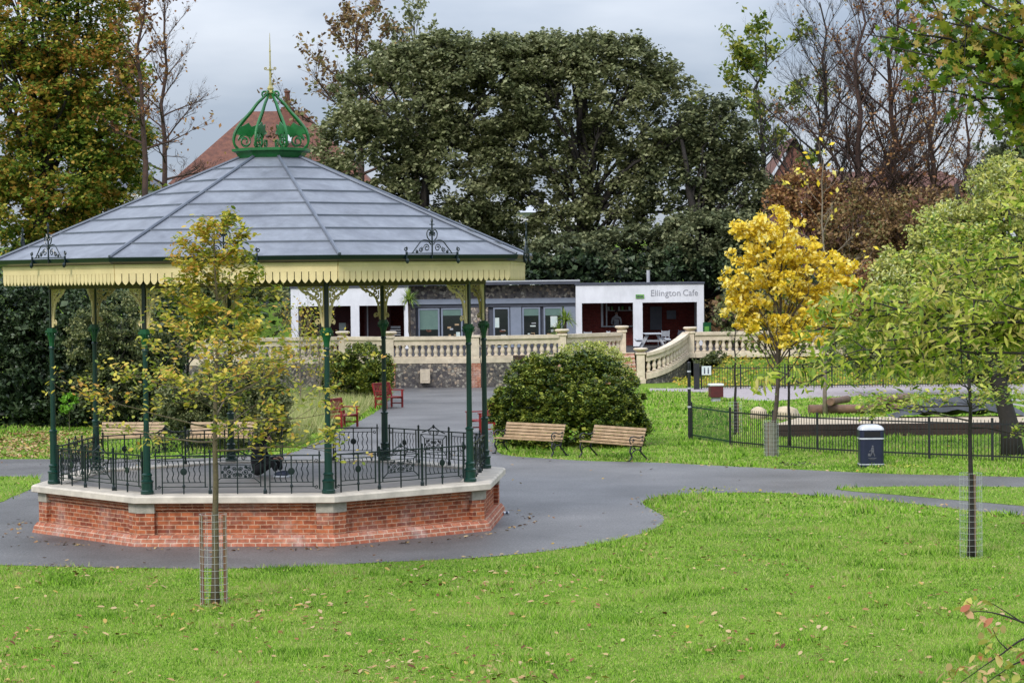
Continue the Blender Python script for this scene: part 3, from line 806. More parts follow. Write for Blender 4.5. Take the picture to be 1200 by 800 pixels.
# columns
def make_column(i):
    v = ov(4.4, i)
    pr = [(.115, 0), (.125, .01), (.125, .06), (.108, .08), (.108, .21), (.122, .225), (.122, .245), (.085, .27), (.085, .33), (.098, .345), (.098, .365), (.072, .39)]
    col = MB().lathe(pr + [(.068, 1.0), (.084, 1.01), (.084, 1.035), (.052, 1.06), (.047, 2.62), (.06, 2.63), (.06, 2.66), (.047, 2.68)], 14, (v.x, v.y, FZ)).build('column', M['green'], band)
    for p in col.data.polygons: p.use_smooth = True
    col.data.set_sharp_from_angle(angle=R_(35)) if hasattr(col.data, 'set_sharp_from_angle') else None
    n = v.normalized()
    c = MB(); c.lathe([(.05, 2.68), (.055, 2.76), (.075, 2.84), (.105, 2.92), (.125, 2.95), (.125, 2.985)], 8, (v.x, v.y, FZ), PI / 8)
    c.lathe([(.095, 2.985), (.095, 3.03)], 8, (v.x, v.y, FZ), PI / 8)
    for k in range(8):
        a = k * PI / 4
        c.tube(spiral((v.x + .10 * math.cos(a), v.y + .10 * math.sin(a), FZ + 2.90), .028, .008, 0, 1.2, (math.cos(a), math.sin(a), 0), (0, 0, 1), 8), .007, 4)
    c.build('capital', M['green_hi'], col)
    MB().obox((v.x, v.y, FZ + 3.45), n * .038, Vector((-n.y, n.x, 0)) * .038, (0, 0, .42)).build('top_post', M['rail'], col)
    for s in (-1, 1):
        nn, u = side(i if s > 0 else i - 1)
        ux = u * s
        o = v + ux * .045 + Vector((0, 0, FZ))
        def P(a, z): return o + ux * a + Vector((0, 0, z))
        b = MB(); T = .017
        b.tube(catmull([P(.02, 3.05), P(.045, 3.2), P(.06, 3.36), P(.12, 3.52), P(.24, 3.63), P(.38, 3.69), P(.47, 3.80)], 4), [T * 1.5] * 24 + [T], 5)
        b.tube([P(.0, 3.04), P(.0, 3.86)], T * 1.3, 4)
        b.tube([P(0, 3.84), P(.5, 3.84)], T * 1.3, 4)
        Z = (0, 0, 1)
        for (a, z, r, t0, tn) in [(.10, 3.14, .055, -1.2, 1.3), (.20, 3.76, .075, 0, 1.4), (.35, 3.77, .055, 2, 1.4), (.085, 3.74, .055, 3, 1.3), (.44, 3.79, .035, 1, 1.2),
                                  (.13, 3.62, .050, 1, 1.3), (.065, 3.53, .04, 4, 1.2), (.30, 3.66, .04, 5, 1.2), (.22, 3.585, .045, 3.6, 1.1), (.05, 3.40, .03, 2, 1.1), (.27, 3.80, .03, 0, 1), (.14, 3.81, .025, 1, 1)]:
            b.tube(spiral(P(a, z), r, r * .25, t0, tn, ux, Z, 14), T * .9, 4)
        for (a, z, w, h) in [(.16, 3.69, .05, .015), (.29, 3.72, .045, .014), (.09, 3.46, .018, .05), (.05, 3.62, .015, .05), (.40, 3.74, .03, .013)]:
            b.obox(P(a, z), ux * w, nn * .008, Vector((0, 0, h)))
        b.build('bracket', M['cream'], col)
    return col
for i in range(8): make_column(i)

# railings: meshes built once in side coordinates (x along, y outward, z up), placed eight times
def railing_meshes(full=True, half=0):
    fr = MB(); t = .011
    def vb(x, z0, z1, w=.02): fr.box(x - w / 2, x + w / 2, -w / 2, w / 2, z0, z1)
    spans = [(-1.55, 1.55)] if full else [[(-1.55, -.56)], [(.56, 1.55)]][half > 0]
    for a, b in spans:
        fr.box(a, b, -.022, .022, .69, .713)
    bays = [(-1.40, -.60), (.60, 1.40)] if full else [[(-1.40, -.60)], [(.60, 1.40)]][half > 0]
    for a, b in bays:
        fr.box(a, b, -.01, .01, .608, .622); fr.box(a, b, -.01, .01, .205, .219); fr.box(a - .06, b + .05, -.01, .01, .125, .139)
        vb(a, 0, .70); vb(b, 0.12, .70)
        c = (a + b) / 2
        vb(c, 0, .70, .022)
        fr.lathe([(.012, .10), (.030, .13), (.030, .15), (.012, .18)], 8, (c, 0, 0))
        for k in range(7):
            if k == 3: continue
            x = a + (b - a) * (k + 1) / 8
            fr.tube([(x + .013 * math.sin(z * 38), 0, z) for z in np.linspace(.21, .615, 12)], t * .85, 4, False)
    for x in ((-1.52, 1.52) if full else (1.52 * half,)):
        vb(x, .08, .78, .026); fr.tube(spiral((x - math.copysign(.06, x), 0, .60), .035, .012, 0, 1.1, (1, 0, 0), (0, 0, 1), 8), .008, 4)
        fr.tube(spiral((x - math.copysign(.06, x), 0, .13), .035, .012, 3, 1.1, (1, 0, 0), (0, 0, 1), 8), .008, 4)
    for x in ((-.51, .51) if full else (.56 * half,)):
        vb(x, 0, .77, .03)
        fr.lathe([(.005, .75), (.024, .775), (.024, .79), (.005, .81)], 8, (x, 0, 0))
        fr.lathe([(.035, 0), (.035, .06), (.018, .10)], 8, (x, 0, 0))
        if not full:
            s = math.copysign(1, x)
            fr.tube([(x, 0, .70), (x - s * .04, -.22, .25), (x - s * .02, -.30, .03)], .014, 5)
            fr.ellipsoid((x - s * .02, -.30, .02), (.04, .04, .03), 8, 5)
    if full:
        for x in (-.43, .43): vb(x, .13, .62, .018)
        fr.box(-.50, .50, -.01, .01, .125, .139); fr.box(-.43, .43, -.01, .01, .195, .209); fr.box(-.43, .43, -.01, .01, .608, .622)
        vb(0, 0, .70, .02)
    med = []
    for a, b in bays:
        c = (a + b) / 2; m = MB()
        m.lathe([(.02, -.012), (.062, -.010), (.066, 0), (.062, .010), (.02, .012)], 14)
        m.v = [(c + x, z, .41 + y) for x, y, z in m.v]
        m.ellipsoid((c, -.012, .41), (.022, .014, .022), 8, 5)
        med.append(m)
    fil = MB()
    if full:
        for z in (.285, .525): fil.box(-.31, .31, -.01, .01, z, z + .012)
        for x in (-.31, .30): fil.box(x, x + .012, -.01, .01, .29, .53)
        for sx in (-1, 1):
            fil.bar((sx * .31, 0, .53), (sx * .42, 0, .615), .014); fil.bar((sx * .31, 0, .29), (sx * .42, 0, .205), .014)
            for (x, z, r, t0) in [(.055, .45, .045, 0), (.055, .35, .045, 2), (.15, .40, .06, 3), (.23, .46, .045, 1), (.23, .34, .045, 4), (.155, .49, .03, 5), (.155, .315, .028, 2), (.285, .40, .03, 2)]:
                fil.tube(spiral((sx * x, 0, z), r, r * .25, t0, 1.4, (sx, 0, 0), (0, 0, 1), 12), .0085, 4)
                fil.box(sx * x - .02, sx * x + .02, -.004, .004, z - .008, z + .012)
            fil.tube(catmull([(sx * .38, 0, .66), (sx * .25, 0, .69), (sx * .12, 0, .74), (0, 0, .80)], 4), .012, 4)
            fil.tube(spiral((sx * .12, 0, .66), .05, .015, 0, 1.3, (sx, 0, 0), (0, 0, 1), 12), .009, 4)
        fil.ellipsoid((0, 0, .79), (.035, .02, .045), 8, 6)
    return fr, med, fil
def place_side(ob, k, r):
    n, u = side(k)
    ob.matrix_local = Matrix(((u.x, n.x, 0, n.x * r), (u.y, n.y, 0, n.y * r), (0, 0, 1, FZ), (0, 0, 0, 1)))
fr, med, fil = railing_meshes(True)
r0 = fr.build('railing', M['rail'], band)
subs = [m.build('medallion', M['rail'], r0) for m in med] + [fil.build('filigree_panel', M['rail'], r0)]
for hs in (-1, 1):
    fr2, med2, _ = railing_meshes(False, hs)
    r5 = fr2.build('railing', M['rail'], band)
    [m.build('medallion', M['rail'], r5) for m in med2]
    place_side(r5, 5, 4.4 * AP)
first = True
for k in (0, 1, 2, 3, 4, 6, 7):
    if first: rr = r0; first = False
    else:
        rr = r0.copy(); COL.objects.link(rr)
        for s in subs:
            c = s.copy(); COL.objects.link(c); c.parent = rr
    rr.parent = band
    place_side(rr, k, 4.4 * AP)

# beams, soffit, fascia, gutter, roof
mb = MB()
for k in range(8):
    n, u = side(k)
    mb.obox(n * (4.4 * AP) + Vector((0, 0, 4.80)), u * (4.4 * math.sin(PI / 8) - .03), n * .06, (0, 0, .085))
mb.build('beam', M['soffit'], band)
mb = MB()
for i in range(8):
    mb.quad(ov(5.28, i, 4.96), ov(5.28, i + 1, 4.96), ov(4.2, i + 1, 4.90), ov(4.2, i, 4.90))
    mb.quad(ov(4.2, i, 4.90), ov(4.2, i + 1, 4.90), ov(.5, i + 1, 6.9), ov(.5, i, 6.9))
mb.build('soffit', M['soffit'], band)
RF = 5.30
SL = 2 * RF * math.sin(PI / 8)
def fascia_board():
    b = MB(); hl = SL / 2 - .004
    b.box(-hl, hl, -.014, .014, 4.985, 5.155)
    b.box(-hl, hl, .014, .024, 5.09, 5.15)
    ns = 31; w = SL / ns
    for j in range(ns):
        x = -SL / 2 + (j + .5) * w; g = w / 2 - .008
        ol = [(-g, 4.985), (-g, 4.860), (-g * .88, 4.838), (-g * .5, 4.803), (0, 4.780), (g * .5, 4.803), (g * .88, 4.838), (g, 4.860), (g, 4.985)]
        n = len(ol)
        vs = [(x + a, -.012, z) for a, z in ol] + [(x + a, .012, z) for a, z in ol]
        fs = [tuple(range(n)), tuple(range(2 * n - 1, n - 1, -1))] + [(k, k + n, (k + 1) % n + n, (k + 1) % n) for k in range(n)]
        b.add(vs, fs)
    return b
def place0(ob, k, r):
    n, u = side(k)
    ob.matrix_local = Matrix(((u.x, n.x, 0, n.x * r), (u.y, n.y, 0, n.y * r), (0, 0, 1, 0), (0, 0, 0, 1)))
f0 = fascia_board().build('fascia', M['cream'], band)
for k in range(8):
    f = f0 if k == 0 else copy_part(f0, band, (0, 0, 0))
    place0(f, k, RF * AP)
g = MB()
prof = [(5.30, 5.16), (5.40, 5.165), (5.47, 5.20), (5.49, 5.275), (5.46, 5.285), (5.43, 5.255), (5.30, 5.25)]
for i in range(8):
    for k in range(len(prof) - 1):
        g.quad(ov(prof[k][0], i, prof[k][1]), ov(prof[k][0], i + 1, prof[k][1]), ov(prof[k + 1][0], i + 1, prof[k + 1][1]), ov(prof[k + 1][0], i, prof[k + 1][1]))
g.build('gutter', M['gutter'], band)
RT, ZT, RB, ZB = .60, 7.285, 5.44, 5.275
def rz(t): return RB + (RT - RB) * t, ZB + (ZT - ZB) * t
mb = MB()
for i in range(8):
    for j in range(8):
        (ra, za), (rb, zb) = rz(j / 8), rz((j + 1) / 8)
        lap = .006
        mb.quad(ov(ra, i, za + lap), ov(ra, i + 1, za + lap), ov(rb, i + 1, zb), ov(rb, i, zb))
    mb.quad(ov(RB, i, ZB + .006), ov(RB, i + 1, ZB + .006), ov(RB - .05, i + 1, ZB - .04), ov(RB - .05, i, ZB - .04))
mb.build('roof', M['roofm'], band)
mb = MB()
for i in range(8):
    for j in range(1, 8):
        r, z = rz(j / 8); n, u = side(i)
        mb.obox(n * (r * AP) + Vector((0, 0, z + .012)), u * (r * math.sin(PI / 8) - .02), n * .012, (0, 0, .016))
mb.build('roof_seams', M['seam'], band)
mb = MB()
for i in range(8):
    mb.tube([ov(RB + .01, i, ZB + .02), ov(RT, i, ZT + .02)], .033, 6)
mb.build('hip_rolls', M['seam'], band)

# open crown of scrolls on the roof
crown = MB(); ZC = 7.27
crown.lathe([(.62, ZC - .03), (.66, ZC), (.72, ZC + .10), (.80, ZC + .13), (.80, ZC + .18), (.74, ZC + .185), (.60, ZC + .15)], 8, (0, 0, 0), PH)
cro = crown.build('crown', M['crown'], band)
prf = [(.70, .18), (.785, .27), (.80, .40), (.74, .56), (.60, .74), (.42, .93), (.28, 1.10), (.14, 1.22), (.07, 1.30)]
for i in range(8):
    a = PH + R_(45) * i + R_(10)
    d = Vector((math.cos(a), math.sin(a), 0)); Z = Vector((0, 0, 1)); B = Vector((0, 0, ZC))
    rb = MB()
    pts = catmull([B + d * r + Z * z for r, z in prf], 3)
    rb.tube(pts, [.020 + .008 * math.sin(PI * k / len(pts)) for k in range(len(pts))], 6)
    rb.tube(spiral(B + d * .56 + Z * .34, .15, .035, 0.2, 1.6, d, Z, 20), .014, 5)
    rb.tube(spiral(B + d * .30 + Z * .30, .10, .03, 2.5, 1.3, d, Z, 14), .012, 5)
    rb.tube(spiral(B + d * .12 + Z * 1.28, .075, .02, -1.5, 1.2, d, Z, 12), .017, 5)
    # acanthus leaf
    t = Vector((-d.y, d.x, 0))
    ol = [(.80, .50), (.70, .60), (.58, .64), (.48, .70), (.42, .62), (.30, .66), (.34, .56), (.24, .50), (.38, .48), (.42, .42), (.54, .48), (.66, .40), (.68, .48)]
    nn_ = len(ol)
    vs = [B + d * r + Z * z + t * .012 for r, z in ol] + [B + d * r + Z * z - t * .012 for r, z in ol]
    rb.add(vs, [tuple(range(nn_)), tuple(range(2 * nn_ - 1, nn_ - 1, -1))] + [(k, k + nn_, (k + 1) % nn_ + nn_, (k + 1) % nn_) for k in range(nn_)])
    rb.build('crown_rib', M['crown'], cro)
fi = MB()
fi.lathe([(.03, 8.45), (.06, 8.52), (.13, 8.57), (.05, 8.62), (.07, 8.66), (.035, 8.72), (.022, 8.80), (.022, 9.0), (.035, 9.03), (.018, 9.08), (.014, 9.38), (.022, 9.40), (.012, 9.44), (.004, 9.76)], 8)
for a in range(4):
    d = Vector((math.cos(a * PI / 2 + .1), math.sin(a * PI / 2 + .1), 0))
    fi.tube([Vector((0, 0, 9.03)), d * .08 + Vector((0, 0, 9.03))], .012, 5)
    fi.tube(spiral(d * .09 + Vector((0, 0, 9.06)), .03, .01, -1.5, 1.1, d, (0, 0, 1), 8), .011, 4)
fi.build('finial', M['gold'], cro)
# iron crests over the gutter, one per side
cm = MB(); T = .013; Z = (0, 0, 1); XX = (1, 0, 0)
cm.tube([(0, 0, 5.20), (0, 0, 5.90)], .016, 5); cm.lathe([(.005, 5.86), (.028, 5.89), (.005, 5.96)], 6); cm.bar((-.055, 0, 5.83), (.055, 0, 5.83), .016)
cm.bar((-.62, 0, 5.30), (.62, 0, 5.30), .016)
for s in (-1, 1):
    cm.tube(catmull([(s * .47, 0, 5.30), (s * .36, 0, 5.42), (s * .24, 0, 5.53), (s * .10, 0, 5.53), (s * .03, 0, 5.46)], 4), T, 4)
    cm.tube(catmull([(0, 0, 5.50), (s * .10, 0, 5.58), (s * .12, 0, 5.68), (s * .06, 0, 5.74), (s * .02, 0, 5.68)], 4), T, 4)
    for x, z, r, t0 in [(.13, 5.40, .075, 0), (.27, 5.37, .05, 2), (.05, 5.65, .035, 1), (.36, 5.34, .03, 3), (.62, 5.38, .045, 2)]:
        cm.tube(spiral((s * x, 0, z), r, r * .25, t0, 1.4, (s, 0, 0), Z, 12), T * .85, 4)
    cm.tube([(s * .60, 0, 5.14), (s * .60, 0, 5.33)], .022, 6); cm.ellipsoid((s * .60, .02, 5.16), (.035, .035, .05), 8, 5)
c0 = cm.build('iron_crest', M['gutter'], band)
for k in range(8):
    c = c0 if k == 0 else copy_part(c0, band, (0, 0, 0))
    place0(c, k, 5.50 * AP)

# ================================================================== people
def skin_body(name, joints, edges, m, parent, sub=2):
    me = bpy.data.meshes.new(name); me.from_pydata([j[0] for j in joints], edges, [])
    me.materials.append(m)
    o = bpy.data.objects.new(name, me); COL.objects.link(o)
    md = o.modifiers.new('skin', 'SKIN'); md.use_smooth_shade = True
    if not me.skin_vertices: bpy.context.view_layer.objects.active = o; 
    if not me.skin_vertices:
        bm = bmesh.new(); bm.from_mesh(me); bm.verts.layers.skin.verify(); bm.to_mesh(me); bm.free()
    for i, j in enumerate(joints):
        sv = me.skin_vertices[0].data[i]; r = j[1]
        sv.radius = (r, r) if not isinstance(r, tuple) else r
        sv.use_root = (i == 0)
    o.modifiers.new('sub', 'SUBSURF').levels = sub
    o.modifiers['sub'].render_levels = sub
    dg = bpy.context.evaluated_depsgraph_get(); dg.update()
    ev = o.evaluated_get(dg); me2 = bpy.data.meshes.new_from_object(ev)
    o.modifiers.clear(); o.data = me2
    if not me2.materials: me2.materials.append(m)
    for p in me2.polygons: p.use_smooth = True
    if parent is not None: o.parent = parent
    return o
def head_parts(body, c, fwd, hairm, hood=None):
    c = Vector(c); f = Vector(fwd).normalized(); s = Vector((-f.y, f.x, 0))
    nose = MB(); nose.tube([c + f * .085 + Vector((0, 0, .02)), c + f * .115 - Vector((0, 0, .02))], [.008, .016], 6); nose.build('nose', M['skin'], body)
    for k in (-1, 1):
        MB().ellipsoid(c + f * .088 + s * .032 * k + Vector((0, 0, .015)), (.012, .012, .008), 8, 6).build('eye', M['hair'], body)
        MB().ellipsoid(c + s * .082 * k, (.014, .02, .03), 8, 6).build('ear', M['skin'], body)
    m = MB(); m.bar(c + f * .092 - s * .022 - Vector((0, 0, .055)), c + f * .092 + s * .022 - Vector((0, 0, .055)), .01); m.build('mouth', M['red'], body)
    h = MB(); h.ellipsoid(c - f * .02 + Vector((0, 0, .03)), (.10, .098, .10), 14, 10); h.build('hair', hairm, body, smooth=True)

def hand(body, p, d, m=None):
    """five separate curled fingers on a palm at p pointing along d"""
    p, d = Vector(p), Vector(d).normalized(); s = d.cross(Vector((0, 0, 1))).normalized()
    h = MB(); h.ellipsoid(p + d * .04, (.045, .04, .018), 10, 6)
    for k, L in enumerate((.06, .075, .08, .07)):
        b = p + d * .07 + s * (-.03 + .02 * k)
        h.tube([b, b + d * L * .5 - Vector((0, 0, .01)), b + d * L * .8 - Vector((0, 0, .035))], [.009, .008, .006], 6)
    b = p + d * .02 - s * .035
    h.tube([b, b - s * .02 + d * .03, b - s * .02 + d * .055 - Vector((0, 0, .015))], [.011, .009, .007], 6)
    h.build('hand', m or M['skin'], body, smooth=True)

# person sitting on the bandstand floor, facing right
pp = A(302, 553, 49.0); pp = W(302, 49.0, .895)
pers = empty('person', (pp.x, pp.y, .895), R_(-12), 'person in black hooded clothes and dark trainers sitting on the bandstand floor', 'person')
J = [((0, 0, .12), (.15, .16)), ((.01, 0, .28), (.135, .16)), ((.03, 0, .44), (.125, .18)), ((.06, 0, .55), (.09, .13)), ((.10, 0, .62), .062), ((.14, 0, .70), .088), ((.155, 0, .77), .085),
     ((.0, .11, .11), .10), ((.36, .15, .33), .075), ((.42, .10, .10), .050), ((.0, -.11, .11), .10), ((.34, -.17, .31), .075), ((.40, -.12, .10), .050),
     ((.04, .20, .50), .068), ((.14, .25, .30), .050), ((.34, .12, .34), .036), ((.04, -.20, .50), .068), ((.14, -.25, .30), .050), ((.33, -.13, .33), .036)]
E_ = [(0, 1), (1, 2), (2, 3), (3, 4), (4, 5), (5, 6), (0, 7), (7, 8), (8, 9), (0, 10), (10, 11), (11, 12), (3, 13), (13, 14), (14, 15), (3, 16), (16, 17), (17, 18)]
body = skin_body('body', J, E_, M['black_cloth'], pers); pers.scale = (1.08, 1.08, 1.08)
head_parts(body, (.165, 0, .73), (1, 0, -.25), M['black_cloth'])
face = MB().ellipsoid((.205, 0, .725), (.045, .06, .075), 12, 8).build('face', M['skin'], body, smooth=True)
hand(body, (.35, .11, .36), (1, -.3, -.2)); hand(body, (.34, -.12, .35), (1, .3, -.2))
for s in (.10, -.12):
    sh = MB(); sh.ellipsoid((.50, s, .055), (.14, .048, .05), 12, 8); sh.build('shoe', M['shoe'], pers, smooth=True)
    so = MB(); so.prism([(.36, s - .04), (.62, s - .045), (.65, s), (.62, s + .045), (.36, s + .04)], 0.0, .028); so.build('shoe_sole', M['sole'], pers)

# ================================================================== benches
def make_bench():
    r = empty('park_bench', (0, 0, 0)); L = 1.10
    # local: x along, -y towards the sitter's feet
    seat = [(-.30, .425), (-.215, .435), (-.13, .425), (-.045, .41), (.03, .40)]
    back = [(.085, .47), (.115, .555), (.14, .64), (.165, .725), (.195, .81)]
    for k, (y, z) in enumerate(seat):
        MB().obox((0, y, z), (L, 0, 0), Vector((0, .036, -.004)), (0, 0, .016)).build('seat_slat', M['slat'], r, bevel=.004)
    for k, (y, z) in enumerate(back):
        MB().obox((0, y, z), (L, 0, 0), Vector((0, .008, .033)) , Vector((0, -.015, .004))).build('back_slat', M['slat'], r, bevel=.004)
    for s in (-1, 1):
        x = s * (L - .03); b = MB()
        b.tube(catmull([(x, -.33, .41), (x, -.20, .415), (x, .02, .38), (x, .10, .46), (x, .15, .64), (x, .22, .86)], 5), .022, 5)
        b.tube(catmull([(x, -.28, .40), (x, -.33, .25), (x, -.27, .12), (x, -.36, .0)], 5), .024, 5)
        b.tube(catmull([(x, .05, .39), (x, .03, .25), (x, .14, .13), (x, .28, 0)], 5), .024, 5)
        b.tube(catmull([(x, -.28, .20), (x, -.10, .30), (x, .06, .22)], 5), .016, 5)
        b.tube(catmull([(x, -.30, .42), (x, -.33, .58), (x, -.20, .64), (x, -.02, .60), (x, .13, .64)], 5), .018, 5)
        for (y, z, rr_) in [(-.20, .30, .06), (.02, .28, .05), (-.22, .53, .05), (.10, .52, .04)]:
            b.tube(spiral((x, y, z), rr_, rr_ * .3, 0, 1.4, (0, 1, 0), (0, 0, 1), 12), .013, 4)
        b.obox((x, -.36, .012), (.03, 0, 0), (0, .05, 0), (0, 0, .012)); b.obox((x, .28, .012), (.03, 0, 0), (0, .05, 0), (0, 0, .012))
        b.build('bench_end', M['iron'], r)
    return r
b0 = make_bench()
BG = 'timber slat benches around the bandstand'
specs = [(G(588, 531), G(658, 535), 'timber slat bench with black iron ends by the round bush, nearer the bandstand'),
         (G(686, 535), G(756, 541), 'timber slat bench with black iron ends by the round bush, nearer the litter bin'),
         (G(118, 531), G(189, 531), 'timber slat bench behind the bandstand railing, nearer the dark laurel hedge'),
         (G(220, 531), G(297, 531), 'timber slat bench behind the bandstand, seen either side of the young tree trunk')]
for i, (p, q, lb) in enumerate(specs):
    b = b0 if i == 0 else copy_tree(b0)
    c = (p + q) / 2; d = q - p
    b.location = (c.x, c.y + .15, 0.008 if i < 2 else .02); b.scale.x = 1.0 if i < 2 else .84; b.rotation_euler.z = math.atan2(d.y, d.x); tag(b, lb, 'bench', BG)

# red garden seats beside the road
def make_red():
    r = empty('garden_seat', (0, 0, 0)); L = .62
    for s in (-1, 1):
        x = s * (L - .03)
        MB().box(x - .03, x + .03, -.30, -.24, 0, .64).build('leg', M['red'], r)
        b = MB(); b.bar((x, .20, 0), (x, .20, .42), .06); b.bar((x, .20, .42), (x, .32, .92), .055); b.build('leg', M['red'], r)
        MB().box(x - .04, x + .04, -.34, .24, .64, .675).build('armrest', M['red'], r, bevel=.006)
        MB().box(x - .02, x + .02, -.24, .18, .14, .18).build('side_rail', M['red'], r)
        MB().box(x - .022, x + .022, -.24, .18, .33, .39).build('side_rail', M['red'], r)
    for k in range(5):
        MB().box(-L, L, -.30 + k * .1, -.22 + k * .1, .395, .42).build('seat_slat', M['red'], r)
    b = MB(); b.obox((0, .315, .90), (L, 0, 0), (0, .02, .004), (0, -.012, .05)); b.obox((0, .225, .50), (L, 0, 0), (0, .018, 0), (0, -.008, .03))
    for k in range(11):
        x = -L + .1 + k * (2 * L - .2) / 10
        b.bar((x, .225, .5), (x, .31, .88), .045, .018, up=(0, 1, 0))
    b.build('backrest', M['red'], r)
    return r
rd = make_red()
for i, (p, yaw, lb) in enumerate([((401, 501), 68, 'red wooden seat on the left road edge, the nearer one by the pale tall grass'),
                                  ((455, 478), 62, 'red wooden seat on the left road edge beside the clipped bush'),
                                  ((565, 508), -70, 'red wooden seat at the right road edge behind the round bush')]):
    b = rd if i == 0 else copy_tree(rd)
    c = G(*p); b.location = (c.x, c.y, .01); b.rotation_euler.z = R_(yaw); tag(b, lb, 'bench', 'red wooden seats along the road')

def rebase(parent, objs=None):
    for o in (objs or [x for x in bpy.data.objects if x.parent == parent]):
        o.location = Vector(o.location) - Vector(parent.location)

# ================================================================== terrace, balustrades, stairs
TZ = 1.35
def sweep(mb, pts, w, z0, z1):
    """rectangular bar following pts (their z is the base height)"""
    n = len(pts); vs = []; uv = []
    acc = 0
    for i, p in enumerate(pts):
        d = pts[min(i + 1, n - 1)] - pts[max(i - 1, 0)]; d.z = 0; d.normalize(); s = Vector((d.y, -d.x, 0)) * (w / 2)
        if i: acc += (pts[i] - pts[i - 1]).length
        for q, z in ((p + s, z0), (p - s, z0), (p - s, z1), (p + s, z1)): vs.append((q.x, q.y, q.z + z))
        uv.append(acc)
    fs = []; uvs = []
    for i in range(n - 1):
        for k in range(4):
            k2 = (k + 1) % 4
            fs.append((i * 4 + k, (i + 1) * 4 + k, (i + 1) * 4 + k2, i * 4 + k2))
            uvs.append([(uv[i], vs[i * 4 + k][2]), (uv[i + 1], vs[(i + 1) * 4 + k][2]), (uv[i + 1], vs[(i + 1) * 4 + k2][2]), (uv[i], vs[i * 4 + k2][2])])
    fs.append((0, 1, 2, 3)); uvs.append([(0, 0)] * 4); fs.append(tuple((n - 1) * 4 + k for k in (3, 2, 1, 0))); uvs.append([(0, 0)] * 4)
    mb.add(vs, fs, uvs)
balm = MB().lathe([(.10, 0), (.10, .05), (.07, .07), (.065, .10), (.10, .19), (.105, .24), (.075, .34), (.058, .41), (.08, .44), (.08, .46), (.10, .47), (.10, .51)], 10)
bal_proto = [None]
def balustrade(pts, lb, sp=.30):
    pts = [Vector(p) for p in pts]
    r = empty('balustrade', pts[0], 0, lb, 'balustrade', 'cream stone balustrades of the terrace')
    L = [p - pts[0] for p in pts]
    a = MB(); sweep(a, L, .30, 0, .22); sweep(a, L, .24, .22, .30); a.build('plinth', M['stone'], r)
    a = MB(); sweep(a, L, .20, .81, 1.0); sweep(a, L, .26, 1.0, 1.05); sweep(a, L, .36, 1.05, 1.20); a.build('top_rail', M['stone'], r)
    a = MB()
    cum = [0]
    for i in range(1, len(L)): cum.append(cum[-1] + (L[i] - L[i - 1]).xy.length)
    n = max(1, round(cum[-1] / sp))
    for k in range(n):
        s = (k + .5) * cum[-1] / n; i = max(j for j in range(len(cum) - 1) if cum[j] <= s)
        q = L[i].lerp(L[i + 1], (s - cum[i]) / (cum[i + 1] - cum[i]))
        if bal_proto[0] is None:
            o = balm.build('baluster', M['stone'], r, smooth=True); bal_proto[0] = o
        else:
            o = bal_proto[0].copy(); COL.objects.link(o); o.parent = r
        o.location = q + Vector((0, 0, .30))
    return r
def pier(p, z0, lb, h=1.24, urn=True, w=.36):
    r = empty('balustrade_pier', (p.x, p.y, z0), 0, lb, 'pier', 'cream stone piers of the balustrades')
    b = MB(); b.box(-w / 2, w / 2, -w / 2, w / 2, 0, h - .10); b.box(-w / 2 - .04, w / 2 + .04, -w / 2 - .04, w / 2 + .04, 0, .22)
    b.box(-w / 2 + .08, w / 2 - .08, -w / 2 - .012, -w / 2 + .02, .34, h - .28)
    b.build('shaft', M['stone'], r, bevel=.01)
    MB().box(-w / 2 - .05, w / 2 + .05, -w / 2 - .05, w / 2 + .05, h - .10, h).build('cap', M['stone'], r, bevel=.015)
    if urn: MB().lathe([(.12, 0), (.16, .03), (.29, .09), (.33, .13), (.33, .17), (.27, .20)], 16, (0, 0, h)).build('bowl', M['stone'], r, smooth=False)
    return r
def TW(px, Y, z): v = W(px, Y, z); return Vector((v.x, v.y, z))
ZB0 = 1.09
PP = [(165, 109), (285, 109.5), (402, 110.6), (457, 109), (557, 108.5), (659, 109.8), (729, 113)]
PV = [TW(a, b, ZB0) for a, b in PP]
names = ['half hidden behind the yellow young tree, by the dark hedge', 'behind the yellow-leaved young tree', 'short angled length above the clipped bush',
         'above the flint wall with the cream plaque', 'just right of the rearmost green bandstand columns, above the round bush', 'ending at the top of the brick steps']
for i in range(6):
    d = (PV[i + 1] - PV[i]).normalized() * .20
    balustrade([PV[i] + d, PV[i + 1] - d], 'cream stone balustrade length ' + names[i])
pn = ['hidden at the far dark hedge end of the balustrade', 'seen through the yellow young tree', 'with shallow bowl above the clipped bush', 'where the balustrade angles beside the clipped bush',
      'plain panelled one above the brick pier of the flint wall', 'plain one below the sword-leaved plant by the cafe', 'with round bowl at the top left of the brick steps']
for i, p in enumerate(PV):
    pier(p, ZB0, 'cream stone pier ' + pn[i], urn=i in (2, 3, 5, 6), h=1.24 if i != 6 else 1.30)
# retaining wall under them
wl = empty('terrace_wall', (PV[0].x, PV[0].y, 0), 0, 'flint retaining wall with a cream plaque below the long balustrade', 'wall')
a = MB(); sweep(a, [Vector((p.x, p.y, 0)) - Vector((PV[0].x, PV[0].y, 0)) for p in PV], .26, -.3, ZB0 - .003); a.build('wall_face', M['flint'], wl)
for i in range(1, 6):
    p = PV[i] - PV[0]; MB().box(p.x - .24, p.x + .24, p.y - .22, p.y + .1, -.3, ZB0 - .005).build('brick_pier', M['brick_low'], wl)
q = TW(498.5, 108.6, 0) - Vector((PV[0].x, PV[0].y, 0))
a = MB(); a.box(q.x - .22, q.x + .22, q.y - .20, q.y, .22, .84); a.box(q.x - .14, q.x + .14, q.y - .215, q.y, .32, .72); a.build('plaque', M['stone'], wl, bevel=.01)
